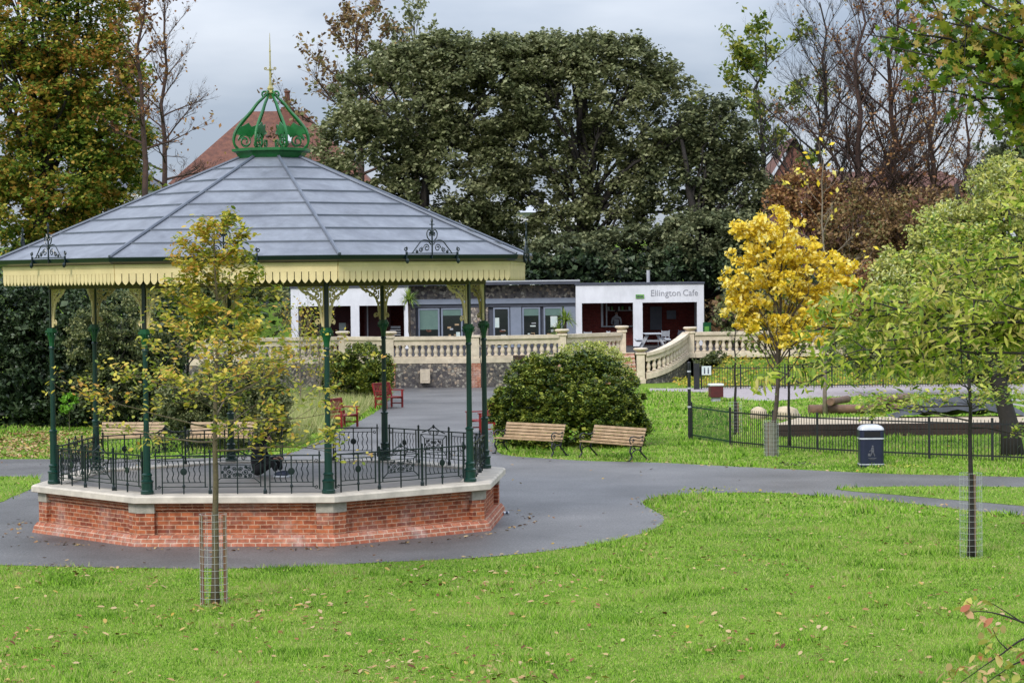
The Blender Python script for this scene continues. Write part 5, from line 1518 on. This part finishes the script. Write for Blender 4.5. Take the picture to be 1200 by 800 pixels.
# ================================================================== trees and shrubs
def LB(px, py, Y, rx, ry, rd=None):
    c = A(px, py, Y); k = Y / F_PX
    return [c.x, c.y, c.z, rx * k, (rd or rx) * k * (0.8 if rd is None else 1), ry * k]
def tree(name, lb, cat, px, Y, lobes, nc, per, cr_, ls, lm, bm, tr=.35, group=None, shell=.72, limbs=16, shape='rhomb', up=.15, lean=0, ztop=None, flat=.7, bottom=-.75, base_z=None, trunk=True, fill=0, fsz=2.2):
    c = W(px, Y, 0); z0 = float(terr(c.x, Y)) if base_z is None else base_z
    r = empty(name, (c.x, Y, z0), 0, lb, cat, group); B = Vector((c.x, Y, z0))
    Lb = [[l[0] - B.x, l[1] - B.y, l[2] - B.z] + l[3:] for l in lobes]
    C, P = lobes_points(Lb, nc, per, cr_, shell, flat, bottom)
    ls_ = np.full(len(P), ls)
    if fill:
        La = np.array(Lb); ii = rng.integers(0, len(La), fill); Q = La[ii, :3] + unit(fill) * La[ii, 3:6] * (rng.uniform(0, .80, (fill, 1)) ** .6)
        Q = Q[Q[:, 2] > .02]
        P = np.concatenate([P, Q]); ls_ = np.concatenate([ls_, np.full(len(Q), ls * fsz)])
    if trunk:
        m = MB(); cen = np.mean(np.array(Lb)[:, :3], axis=0); zt = ztop or max(l[2] for l in Lb)
        top = Vector((cen[0], cen[1], zt))
        tp = limb_path((0, 0, -.2), top, 0, 8, .012)
        m.tube(tp, [tr * (1.3 if i == 0 else 1 - .8 * i / 8) for i in range(9)], 9)
        order = rng.permutation(len(C))[:limbs]
        for k in order:
            t = C[k]; f = min(.85, max(.22, (t[2] / max(zt, .1)) * .62)); i = f * 8; j = int(i)
            s = tp[j].lerp(tp[j + 1], i - j)
            pth = limb_path(s, t, .06, 6, .035); rr = tr * .38 * (1 - f * .5)
            m.tube(pth, [rr * (1 - .8 * a / 6) for a in range(7)], 6, False)
            near = np.argsort(np.sum((C - t) ** 2, 1))[1:5]
            for q in near:
                m.tube(limb_path(pth[4], C[q], .05, 4, .06), [rr * .35, rr * .28, rr * .2, rr * .14, rr * .08], 4, False)
        m.build('trunk', bm, r, smooth=True)
    leaf_cloud('crown' if trunk else 'foliage', P, ls_, lm, r, shape, up)
    return r
OG = 'evergreen oaks behind the cafe'
OY = 136
tree('oak_tree', 'broad evergreen oak behind the bandstand roof, its crown the leftmost of the dark row', 'tree', 480, OY,
     [LB(470, 125, OY, 82, 75), LB(565, 110, OY, 85, 68), (LB(425, 190, OY, 62, 65)), LB(530, 215, OY, 85, 75), LB(440, 280, OY, 75, 60), LB(540, 290, OY + 3, 80, 48), LB(515, 75, OY, 60, 36), LB(590, 190, OY, 50, 55), LB(600, 90, OY, 60, 45)],
     1500, 60, .58, .26, M['lf_oak'], M['bark_dark'], .45, OG, shell=.62, limbs=34, up=.5)
tree('oak_tree', 'tall evergreen oak with a thin grey-green crown showing its limbs, above the white cafe fascia', 'tree', 690, OY + 1,
     [LB(650, 110, OY, 70, 66), LB(715, 105, OY, 75, 65), LB(765, 145, OY, 70, 70), LB(620, 185, OY, 50, 60), LB(700, 215, OY + 2, 85, 70), LB(780, 225, OY, 70, 65), LB(690, 70, OY, 60, 32), LB(745, 80, OY, 50, 36), LB(640, 70, OY, 60, 34), LB(655, 262, OY, 48, 24), LB(595, 245, OY, 48, 45)],
     1000, 56, .60, .25, M['lf_oak'], M['bark_dark'], .5, OG, shell=.62, limbs=50, up=.5)
tree('oak_tree', 'darkest evergreen oak at the right end of the row, beside the yellow tree', 'tree', 840, OY - 2,
     [LB(835, 165, OY, 52, 52), LB(860, 235, OY, 48, 60), LB(800, 205, OY, 60, 60), LB(830, 290, OY - 3, 75, 45), LB(740, 300, OY - 3, 75, 34), LB(660, 305, OY - 3, 55, 26), LB(870, 300, OY - 4, 40, 40)],
     780, 60, .6, .25, M['lf_oak2'], M['bark_dark'], .45, OG, shell=.6, limbs=16, up=.5)
tree('hedge_thicket', 'very dark evergreen thicket along the back of the cafe roof', 'hedge', 640, 131.5,
     [LB(400 + 55 * k, 318, 131.5, 42, 20 + 6 * (k % 2)) for k in range(10)], 420, 60, .5, .24, M['lf_dark'], M['bark_dark'], trunk=False, shell=.5, fill=2500)
# copper tree behind the oak, upper left
def skel_tree(name, lb, px, Y, ztop_py, r0, bm, lm=None, nl=0, ls=.2, rr=.4, group=None, shape='rhomb', up=.1, leaf_sel=None, droop=0, **kw):
    c = W(px, Y, 0); z0 = float(terr(c.x, Y)); H = A(px, ztop_py, Y).z - z0
    r = empty(name, (c.x, Y, z0), 0, lb, 'tree', group)
    mb, tips = skeleton((0, 0, -.05), H, r0, **kw)
    mb.build('trunk', bm, r, smooth=True)
    if lm is not None and nl:
        if leaf_sel: tips = [t for t in tips if leaf_sel(t, H)]
        leaf_cloud('crown', pts_around(tips, nl, rr), ls, lm, r, shape, up, droop=droop)
    return r
skel_tree('bare_tree', 'nearly bare copper-tipped tree showing above the left oak crown', 425, 150, 28, .35, M['bark_rust'], M['lf_brown'], 2600, .30, .5, limbs=22, start=.45, Lmax=6.5, elev=(15, 60), sub=9, twig=5, gens=2, curl=.25, leaf_sel=lambda t, H: t.z > H * .6)
skel_tree('bare_tree', 'nearly bare tree whose fine twigs top the middle of the left oak', 490, 152, 30, .3, M['bark_rust'], M['lf_oak'], 1400, .28, .5, limbs=18, start=.5, Lmax=5.5, elev=(25, 65), sub=9, twig=5, gens=2, curl=.25)
# bare tree between sycamore and red roof
skel_tree('bare_tree', 'bare purple-brown tree between the big sycamore and the red roof', 196, 100, 5, .22, M['bark_rust'], M['lf_rust'], 500, .13, .3, limbs=30, start=.40, Lmax=3.1, elev=(10, 60), sub=11, twig=6, gens=3, curl=.2, prof=lambda u: 1 - .65 * u)
# sycamore
SY = 80
SY = 86
tree('sycamore_tree', 'large green sycamore turning yellow and orange at the upper left', 'tree', 40, SY,
     [LB(60, 30, SY, 105, 75), LB(105, 95, SY, 72, 60), LB(20, 120, SY, 90, 70), LB(120, 160, SY, 60, 55), LB(60, 210, SY, 85, 62), LB(130, 225, SY + 1, 55, 45), LB(-10, 270, SY, 80, 70), LB(60, -70, SY, 110, 80), LB(95, 290, SY + 1, 80, 40)],
     2300, 46, .40, .165, M['lf_syc'], M['bark_dark'], .4, None, shell=.55, limbs=20, up=.55, fill=4000, fsz=1.5)
skel_tree('sycamore_tree', 'thin russet sycamore top reaching up beside the large one', 172, 84, -30, .2, M['bark_rust'], M['lf_rust'], 700, .16, .35, limbs=16, start=.6, Lmax=1.9, elev=(25, 65), sub=7, twig=4, curl=.2)
# dark laurels, left
LY = 82.5
tree('laurel_hedge', 'very dark tall laurel hedge behind the left bandstand columns', 'hedge', 60, LY,
     [LB(-30 + 42 * k, 400 + 10 * (k % 2), LY + (k % 3) * .4, 46, 78) for k in range(6)] + [LB(-20 + 50 * k, 465, LY - .3, 40, 42) for k in range(5)], 1150, 46, .32, .14, M['lf_dark'], M['bark_dark'], trunk=False, shell=.6, bottom=-.95, fill=6000, fsz=2.4)
tree('olive_shrub', 'large olive-green shrub between the left bandstand columns', 'shrub', 125, 80.5,
     [LB(110, 400, 80.5, 34, 45), LB(150, 380, 80.5, 40, 42), LB(130, 455, 80.5, 42, 42), LB(180, 430, 81.5, 40, 50)], 420, 40, .22, .10, M['lf_shrub'], M['bark_dark'], .07, shell=.5, limbs=14, bottom=-.95)
tree('lime_shrub', 'small bright lime-green shrub at the foot of the dark hedge', 'shrub', 81, 80, [LB(81, 474, 79.3, 11, 14)], 30, 22, .10, .10, M['lf_bright'], M['bark_pale'], .02, limbs=6)
tree('mixed_shrub', 'brownish mixed shrub under the eave behind the young tree', 'shrub', 225, 92, [LB(205, 385, 92, 45, 34), LB(262, 380, 93, 45, 24), LB(180, 360, 93, 35, 30)], 300, 34, .28, .13, M['lf_ygreen'], M['bark_dark'], .08, shell=.4, limbs=20, bottom=-.9)
tree('bank_tree', 'small dark green tree on the bank left of the cafe, under the eave', 'tree', 240, 128, [LB(235, 335, 128, 50, 30), LB(300, 338, 129, 40, 22), LB(335, 372, 124, 10, 14)], 220, 40, .4, .2, M['lf_shrub'], M['bark_dark'], .1, shell=.4, limbs=12)
tree('yew_bush', 'dark clipped bush behind the benches and the young tree trunk', 'shrub', 290, 71.5, [LB(262, 462, 71, 48, 44), LB(308, 462, 71, 36, 46), LB(215, 480, 71, 36, 34), LB(270, 500, 71, 70, 28), LB(322, 490, 70.5, 20, 32)], 700, 44, .17, .075, M['lf_shrub'], M['bark_dark'], trunk=False, shell=.75, bottom=-.9, fill=3500, fsz=2.4)
skel_tree('twiggy_shrub', 'thin twiggy pale shrub with few yellow leaves above the tall grass', 352, 90, 388, .05, M['bark_pale'], M['lf_elm'], 420, .12, .2, limbs=18, start=.15, Lmax=1.5, elev=(35, 70), sub=8, twig=5, curl=.3, prof=lambda u: 1)
skel_tree('twiggy_shrub', 'thin twiggy shrub with yellow leaves beside the third front column', 375, 93, 392, .045, M['bark_pale'], M['lf_elm'], 500, .12, .25, limbs=16, start=.15, Lmax=1.3, elev=(35, 70), sub=8, twig=5, curl=.3, prof=lambda u: 1)
tree('clipped_bush', 'rounded clipped green bush at the left road edge below the balustrade', 'shrub', 422, 94.5, [LB(425, 434, 94.5, 37, 31), LB(402, 440, 94.5, 28, 27), LB(440, 446, 94, 20, 22)], 420, 46, .17, .085, M['lf_clip'], M['bark_dark'], trunk=False, shell=.78, bottom=-.9, up=.3, fill=1500, fsz=2.4)
tree('clipped_bush', 'very large round clipped bush behind the two right-hand benches', 'shrub', 668, 70.2, [LB(668, 474, 70, 86, 58, 80), LB(640, 458, 70, 56, 44, 60), LB(700, 462, 70, 54, 44, 60), LB(612, 492, 70, 33, 40, 50), LB(724, 494, 70, 33, 40, 50), LB(668, 500, 69.6, 84, 36, 70), LB(630, 436, 70, 26, 20, 24), LB(690, 428, 70, 30, 18, 24), LB(745, 500, 69.6, 16, 30, 20), LB(586, 478, 70, 14, 24, 20)],
     1300, 64, .13, .075, M['lf_clip'], M['bark_dark'], trunk=False, shell=.84, bottom=-.9, up=.7, fill=5000, fsz=2.6)
tree('dried_shrub', 'fluffy dried-flower shrub topping out behind the very large round bush', 'shrub', 690, 78, [LB(690, 418, 78, 42, 17), LB(712, 430, 78, 28, 22), LB(700, 445, 78, 45, 30)], 260, 36, .16, .07, M['lf_pale'], M['bark_dark'], trunk=False, shell=.7)
# tall grass bank beside the road
n = 26000
poly_tg = [G(*p) for p in [(338, 520), (340, 470), (380, 462), (452, 461), (456, 468), (440, 478), (408, 495), (378, 508), (352, 520)]]
xs_ = rng.uniform(-11, -4, n * 2); ys_ = rng.uniform(66, 104, n * 2)
k = inpoly(xs_, ys_, poly_tg); x, y = xs_[k], ys_[k]
cl = np.sin(x * 2.3 + 1) * np.sin(y * 1.1) > -.3
x, y = x[cl], y[cl]; n = len(x)
hh = .55 * rng.uniform(.6, 1.2, n) * (1 + .3 * np.sin(x * 3) * np.sin(y * .8)); a = rng.uniform(0, 2 * PI, n)
b_ = np.stack([x, y, 0 * x], -1); d_ = np.stack([np.cos(a) * .025, np.sin(a) * .025, 0 * a], -1)
t_ = b_ + np.stack([rng.normal(0, .22, n), rng.normal(0, .22, n), hh], -1)
V = np.stack([b_ - d_, b_ + d_, t_], 1).reshape(-1, 3)
tag(np_mesh('tall_grass', V, np.arange(len(V)).reshape(-1, 3), 3, M['tallgrass']), kind='stuff')

# yellow tree and saplings in guards
def guard(p, h, r, lb, clear=False, stakes=((-.17, 0), (.17, 0))):
    g = empty('tree_guard', (p.x, p.y, 0), .2, lb, 'tree guard', 'wire tree guards on the lawn')
    b = MB()
    for k in range(12):
        a = 2 * PI * k / 12; b.tube([(r * math.cos(a), r * math.sin(a), 0), (r * math.cos(a), r * math.sin(a), h)], .0032, 3, False)
    nr = int(h / .1)
    for k in range(nr + 1):
        z = h * k / nr; ring = [(r * math.cos(2 * PI * i / 16), r * math.sin(2 * PI * i / 16), z) for i in range(17)]
        b.tube(ring, .0032, 3, False)
    b.build('mesh_cylinder', M['wire'], g)
    for x, y in stakes: MB().box(x - .025, x + .025, y - .025, y + .025, 0, h - .03).build('stake', M['stake'], g)
    return g
def young(px, Y, top, r0, lb, bm, lm, nl, ls, rr, **kw):
    return skel_tree('young_tree', lb, px, Y, top, r0, bm, lm, nl, ls, rr, group=None, **kw)
p = G(251, 708)
def prof_elm(u): return [1.0, 1.1, 1.05, .80, .54, .44, .42, .38, .34, .28, .2][min(10, int(u * 10))]
young(252, p.y, 266, .062, 'young elm-like tree with yellowing leaves in a wire guard before the bandstand', M['bark_moss'], M['lf_elm'], 6800, .085, .15,
      limbs=38, start=.415, Lmax=1.75, prof=prof_elm, elev=(2, 40), sub=8, twig=4, gens=2, wob=.012, curve=.13, up=.8, shape='oval', top_r=.12, lean=(.10, 0), sublen=.5)
guard(p, 1.36, .205, 'pale wire tree guard with two stakes round the young tree before the bandstand')
p = G(1138, 652)
young(1138, p.y, 296, .058, 'young dark-trunked tree with fresh green leaves in a clear guard on the right lawn', M['bark_dark'], M['lf_fresh'], 7600, .082, .17,
      limbs=30, start=.43, Lmax=1.6, prof=lambda u: 1.05 - .5 * u, elev=(2, 48), sub=8, twig=4, gens=2, wob=.012, up=.8, shape='oval', top_r=.15)
guard(p, 1.43, .19, 'faint wire tree guard with one stake on the right lawn', stakes=((.07, .02),))
p = G(904, 534)
YT = p.y
tree('young_tree', 'bright yellow autumn tree with a wrapped guard, left of the litter bin', 'tree', 904, YT,
     [LB(925, 320, YT, 62, 62), LB(890, 300, YT, 38, 42), LB(880, 370, YT, 36, 34), LB(960, 330, YT, 38, 42), LB(905, 270, YT, 34, 26), LB(980, 360, YT, 30, 34), LB(930, 385, YT, 55, 36), LB(866, 345, YT, 24, 44), LB(990, 330, YT, 26, 30), LB(868, 270, YT, 20, 20)],
     400, 28, .20, .135, M['lf_yel'], M['bark'], .075, shell=.15, limbs=34, shape='oval', up=.1, bottom=-.9)
g_ = guard(p, .95, .2, 'pale wrapped tree guard round the yellow tree trunk', stakes=((-.1, -.1), (.1, .1)))
MB().lathe([(.17, 0), (.17, .9)], 14).build('sleeve', M['sleevem'], g_)
p = G(862, 509)
young(862, p.y, 372, .06, 'slim bare sapling with faint guard behind the railing fence', M['bark_dark'], M['lf_ygreen'], 60, .1, .1, limbs=14, start=.5, Lmax=1.1, elev=(15, 55), sub=4, twig=2, gens=2)
guard(p, 1.0, .2, 'faint wire guard round the slim bare sapling behind the fence', stakes=((.08, 0),))
p = G(925, 523)
young(925, p.y, 330, .05, 'slim sapling with green leaves beside the larger boulder', M['bark_dark'], M['lf_ygreen'], 900, .12, .2, limbs=16, start=.5, Lmax=1.1, elev=(10, 55), sub=5, twig=3, gens=2)

# large pale tree at the right
PY_ = 64.5
tree('willow_leaved_tree', 'large pale silvery-green tree leaning in from the right edge, dark trunk by the fence', 'tree', 1187, PY_,
     [LB(1130, 290, PY_, 72, 60), LB(1190, 235, PY_, 52, 60), LB(1060, 335, PY_, 62, 42), LB(1160, 370, PY_, 80, 50), LB(1040, 395, PY_ + 1, 62, 40), LB(1230, 320, PY_, 70, 90), LB(1120, 425, PY_ + 1, 70, 32), LB(1085, 300, PY_, 34, 30), LB(1165, 215, PY_, 36, 26), LB(1040, 318, PY_, 26, 20), LB(1110, 250, PY_, 20, 16)],
     1250, 38, .26, .10, M['lf_pale'], M['bark_dark'], .27, shell=.25, limbs=26, shape='oval', up=.2)
tree('olive_shrub', 'grey-olive shrub behind the gravel path, left of the pale tree', 'shrub', 1030, 98, [LB(1035, 420, 98, 45, 34), LB(1075, 405, 98, 45, 36), LB(990, 415, 99, 35, 22), LB(1120, 430, 98, 45, 30)], 360, 36, .25, .12, M['lf_shrub'], M['bark_dark'], trunk=False, shell=.5)
tree('evergreen_tree', 'dark evergreen tree at the right edge behind the hanging maple branches', 'tree', 1195, 108, [LB(1190, 170, 108, 42, 50), LB(1215, 230, 108, 60, 60), LB(1170, 225, 108, 36, 36), LB(1240, 140, 108, 60, 60)], 520, 40, .42, .20, M['lf_oak2'], M['bark_dark'], .3, shell=.5)
# far right trees
skel_tree('ash_tree', 'half-leaved yellow-green ash between the oak and the bare trees', 893, 140, 50, .26, M['bark_dark'], M['lf_ygreen'], 3600, .30, .55, limbs=16, start=.40, Lmax=5.0, elev=(35, 50), sub=9, twig=5, curl=.15, wob=.05, curve=.22, prof=lambda u: 1 - .5 * u, leaf_sel=lambda t, H: math.sin(t.x * 1.3) * math.sin(t.z * 1.1 + t.y) > -.15)
bare = [(965, 132, 2, .26, 'tallest bare dark tree just right of the ash'), (1010, 128, -8, .30, 'bare tree with a forked rusty trunk, second of the bare row'), (1048, 130, 0, .34, 'thick-trunked bare tree in the middle of the rusty row'),
        (1092, 126, 40, .28, 'bare tree with rust-red leaf tufts at the right of the row'), (1135, 138, 90, .22, 'shorter bare tree behind the hanging maple branches')]
for i, (px, Y, tp_, r0, lb) in enumerate(bare):
    skel_tree('bare_tree', lb, px, Y, tp_, r0, M['bark_dark'] if i == 0 else M['bark_rust'], M['lf_rust'] if i else M['lf_brown'], [250, 900, 1300, 2200, 900][i], .19, .35, group='bare autumn trees behind the play area',
              limbs=[26, 24, 26, 22, 16][i], start=.30, Lmax=[6.2, 5.6, 6.0, 5.6, 4.5][i], elev=(38, 58), sub=12, twig=7, gens=3, curl=.18, wob=.035, curve=.2, prof=lambda u: 1 - .62 * u)
BRL = 'brown copper-leaved shrubs behind the play area'
for i, (px, py, Y, rx, ry, lm, lb) in enumerate([(1120, 265, 118, 55, 42, 'lf_brown', 'big domed copper-brown shrub under the hanging maple branches'), (1065, 262, 119, 52, 42, 'lf_brown', 'lower copper-brown shrub left of the big domed one'),
                                         (1005, 262, 121, 46, 50, 'lf_brown', 'loose brown shrub between two bare trunks above the yellow crown'), (945, 225, 124, 45, 30, 'lf_rust', 'reddish twiggy shrub before the brick gable'),
                                         (1160, 330, 112, 50, 50, 'lf_oak2', 'dark green shrub behind the pale tree'), (1020, 345, 114, 55, 36, 'lf_rust', 'rust-red low shrub behind the yellow tree'), (878, 345, 119, 34, 40, 'lf_shrub', 'dim olive shrub beside the right end of the cafe')]):
    tree('copper_shrub' if lm in ('lf_brown', 'lf_rust') else 'olive_shrub', lb, 'shrub', px, Y, [LB(px, py, Y, rx, ry), LB(px - rx * .5, py + ry * .5, Y, rx * .6, ry * .7), LB(px + rx * .5, py + ry * .6, Y, rx * .6, ry * .7), LB(px, py + ry * 1.1, Y, rx, ry * .8)],
         (170 if lm == 'lf_rust' else 240), 34, .45, .19, M[lm], M['bark_rust'], .10, BRL if lm == 'lf_brown' else None, shell=.35, limbs=26)
skel_tree('twiggy_tree', 'pale-twigged small tree with a few yellow leaves above the yellow tree', 967, 84, 185, .08, M['bark_pale'], M['lf_yel'], 90, .2, .2, limbs=20, start=.35, Lmax=2.6, elev=(15, 55), sub=6, twig=4, gens=2, curl=.2)
# climbing shrubs on the bank right of the steps
tree('trailing_shrub', 'dark trailing shrub hanging over the balustrade right of the stair balustrade', 'shrub', 838, 112.6, [LB(838, 420, 112.4, 18, 8), LB(822, 426, 112.4, 12, 6)], 50, 24, .17, .12, M['lf_shrub'], M['bark_dark'], trunk=False, shell=.3)
n = 5000
x = rng.uniform(7.3, 26, n); y = rng.uniform(105.2, 113, n)
P = np.stack([x, y, terr(x, y) + rng.uniform(.02, .25, n)], -1)
tag(leaf_cloud('ivy_ground_cover', P, .15, M['lf_elm'], shape='rhomb', up=.6), kind='stuff')
# woodland floor growth up the slope behind
n = 30000
x = rng.uniform(-52, 52, n); y = rng.uniform(136, 172, n) + np.abs(x) * .1
P = np.stack([x, y, terr(x, y) + rng.uniform(0, 1, n) ** 1.5 * (3.2 + 1.6 * np.sin(x * .35) * np.sin(y * .3 + 1))], -1)
tag(leaf_cloud('undergrowth', P, .42, M['lf_dark'], shape='rhomb', up=.3), kind='stuff')
n = 16000
x = rng.uniform(10, 44, n); y = rng.uniform(116, 136, n)
P = np.stack([x, y, terr(x, y) + rng.uniform(0, 1, n) ** 1.5 * 2.8], -1)
tag(leaf_cloud('undergrowth', P, .30, M['lf_brown'], shape='rhomb', up=.3), kind='stuff')
n = 6000
x = rng.uniform(-60, -24, n); y = rng.uniform(92, 130, n)
P = np.stack([x, y, terr(x, y) + rng.uniform(0, 1, n) * 5], -1)
tag(leaf_cloud('undergrowth', P, .4, M['lf_dark'], shape='rhomb', up=.3), kind='stuff')

# sword-leaved cordylines by the cafe
def cordyline(px, Y, z0, zc, rl, lb, n=90, tr=.06):
    c = W(px, Y, z0); r = empty('cordyline_plant', (c.x, Y, z0), 0, lb, 'plant')
    h = zc - z0
    if h > .4: MB().tube(limb_path((.08, 0, 0), (0, 0, h), 0, 5, .02), tr, 8).build('trunk', M['bark'], r)
    b = MB()
    for k in range(n):
        d = Vector(unit(1)[0]); d.z = abs(d.z) * 1.1 - .25; d.normalize(); s = d.cross(Vector((0, 0, 1))).normalized() * .022
        L = rl * random.uniform(.7, 1.1); o_ = Vector((0, 0, h)); m1 = o_ + d * L * .55 + Vector((0, 0, .05)); e = o_ + d * L - Vector((0, 0, .22 * L * (1 - d.z)))
        b.add([o_ - s, o_ + s, m1 + s, m1 - s, e], [(0, 1, 2, 3), (3, 2, 4)])
    b.build('foliage', M['lf_palm'], r); return r
cordyline(480, 119, TZ, 3.80, .75, 'tall sword-leaved plant on a bare trunk before the flint pier', 140)
cordyline(663, 111.5, TZ, 2.85, .70, 'bushy sword-leaved plant above the balustrade, left of the white cafe block', 150)
cordyline(655, 111.6, TZ, 2.3, .65, 'lower sword-leaved plant in a pot by the balustrade', 120)

# near maple at the right, trunk outside the picture
MYY = 27.0
mt = W(1395, MYY, 0); mr = empty('maple_tree', (mt.x, MYY, 0), 0, 'near maple whose leafy branches hang in from the upper right', 'tree'); Bm = Vector((mt.x, MYY, 0))
b = MB(); tk = limb_path((0, 0, -.1), (-.25, 0, 9.5), 0, 8, .01); b.tube(tk, [.24, .2, .19, .17, .15, .13, .11, .08, .04], 10)
tips = []
def near_limb(z0, targets, rr=.05, tw=14, spread=.55, Y=MYY):
    for (px, py, dy) in targets:
        t = A(px, py, Y + dy) - Bm; s = Vector((-.1, 0, z0 + random.uniform(-.3, .3)))
        pth = limb_path(s, t, .06, 9, .02); b.tube(pth, [rr * (1 - .85 * i / 9) for i in range(10)], 6, False)
        for k in range(tw):
            f = random.uniform(.25, 1) * 9; i = min(8, int(f)); q = pth[i].lerp(pth[i + 1], f - i)
            d = Vector((random.uniform(-1, .5), random.uniform(-1, 1), random.uniform(-.7, .7))).normalized(); L = spread * random.uniform(.5, 1.1)
            m1 = q + d * L * .5 + Vector((0, 0, .03)); e = q + d * L
            b.tube([q, m1, e], [.010, .007, .003], 4, False); tips.extend([m1, e, e])
near_limb(6.3, [(1035, 22, 0), (1060, 60, .6), (1090, 20, -.4), (1120, 70, .3), (1105, 85, -.5), (1150, 40, .5), (1160, 95, -.3), (1180, 20, 0), (1085, -20, .2), (1150, -15, -.6), (1190, 125, 0), (1200, 60, .4), (1075, 110, .2), (1010, 40, .3), (1045, 55, -.4), (1140, 60, .2), (1175, 70, -.6), (1105, 45, .5)], .04, 13, .42)
near_limb(5.2, [(1185, 165, .4), (1165, 150, -.2)], .03, 8, .3)
leaf_cloud('crown', pts_around(tips, 4600, .20), .115, M['lf_maple'], mr, 'maple', .2, droop=.5)
near_tips = tips; b.build('trunk', M['bark_dark'], mr, smooth=True)
# nearer slender tree with long leaves
NY = 24.5
nt_ = W(1330, NY, 0); nr_ = empty('slender_tree', (nt_.x, NY, 0), 0, 'near slender tree with long yellow-green leaves reaching across the right side', 'tree'); Bm = Vector((nt_.x, NY, 0))
b = MB(); tk = limb_path((0, 0, -.1), (-.1, 0, 5.6), 0, 8, .012); b.tube(tk, [.10, .085, .08, .07, .06, .05, .04, .03, .015], 8); tips = []
near_limb(3.9, [(895, 395, .2), (925, 430, -.3), (950, 385, .4), (985, 420, 0), (1010, 355, .5), (1040, 400, -.4), (905, 455, 0), (1000, 445, .3), (1070, 370, .2), (1090, 340, -.3), (960, 355, .1)], .020, 12, .34, NY)
near_limb(5.0, [(1165, 215, .3), (1180, 250, -.3), (1195, 200, 0), (1175, 345, .2), (1120, 325, 0), (1088, 325, .1)], .02, 7, .22, NY)
leaf_cloud('crown', pts_around(tips, 4200, .20), .11, M['lf_fresh'], nr_, 'long', .2, droop=.7)
b.build('trunk', M['bark_dark'], nr_, smooth=True)
# twigs in the lower right corner, from a shrub below
TY = 13.0
t0 = W(1330, TY, 0); tr_ = empty('arching_shrub', (t0.x, TY, 0), 0, 'thin arching twigs with a few yellow and pink leaves in the lower right corner', 'shrub'); Bm = Vector((t0.x, TY, 0))
b = MB(); tips = []
for (pts) in [[(1290, 800), (1230, 745), (1180, 722), (1150, 716), (1132, 718)], [(1300, 840), (1240, 740), (1200, 748), (1175, 765), (1150, 782), (1125, 800)], [(1300, 830), (1230, 770), (1195, 775), (1170, 790), (1155, 800)], [(1195, 727), (1175, 714), (1158, 704)], [(1180, 760), (1170, 750), (1164, 738)]]:
    q = catmull([A(x_, y_, TY) - Bm for x_, y_ in pts], 4)
    if pts[0][0] > 1280:
        st_ = Vector((0, 0, 0)); q = catmull([st_, Vector((.02, 0, 1.2)), q[0]], 4)[:-1] + q
    nq = len(q); w0 = .014 if pts[0][0] > 1280 else .005; b.tube(q, [max(.0025, w0 * (1 - i / nq)) for i in range(nq)], 6, False); tips += q[-12:]
b.build('stem', M['bark_dark'], tr_, smooth=True)
q = [A(x_, y_, TY) - Bm for x_, y_ in [(1133, 716), (1137, 708), (1150, 712), (1160, 712), (1154, 730), (1164, 745), (1156, 758), (1150, 768), (1141, 775), (1128, 790), (1120, 792), (1112, 785), (1160, 790), (1185, 780), (1175, 776), (1190, 765), (1105, 795), (1198, 772), (1130, 780), (1172, 742), (1150, 795), (1182, 795)]]
leaf_cloud('foliage', np.array([tuple(v) for v in q * 3]) + rng.normal(0, .022, (len(q) * 3, 3)), .062, M['lf_twig'], tr_, 'oval', .2, droop=.5)
# small weeds at the grass edge
for i, (px, py, lb) in enumerate([(928, 547, 'small dark weed tuft on the verge below the yellow tree'), (823, 577, 'small weed tuft where the right lawn meets the path'), (1066, 549, 'low leafy weed on the verge right of the litter bin'), (175, 636, 'mossy weeds at the foot of the bandstand plinth')]):
    p = G(px, py); r = empty('weed_tuft', (p.x, p.y, 0), 0, lb, 'plant')
    P = rng.normal(0, 1, (70, 3)) * np.array([.30, .12, .0]) + np.array([0, 0, .05]) + np.abs(rng.normal(0, .04, (70, 3))) * np.array([0, 0, 1])
    leaf_cloud('foliage', P, .07, M['lf_shrub'] if i in (0, 3) else M['lf_fresh'], r, 'oval', .5)
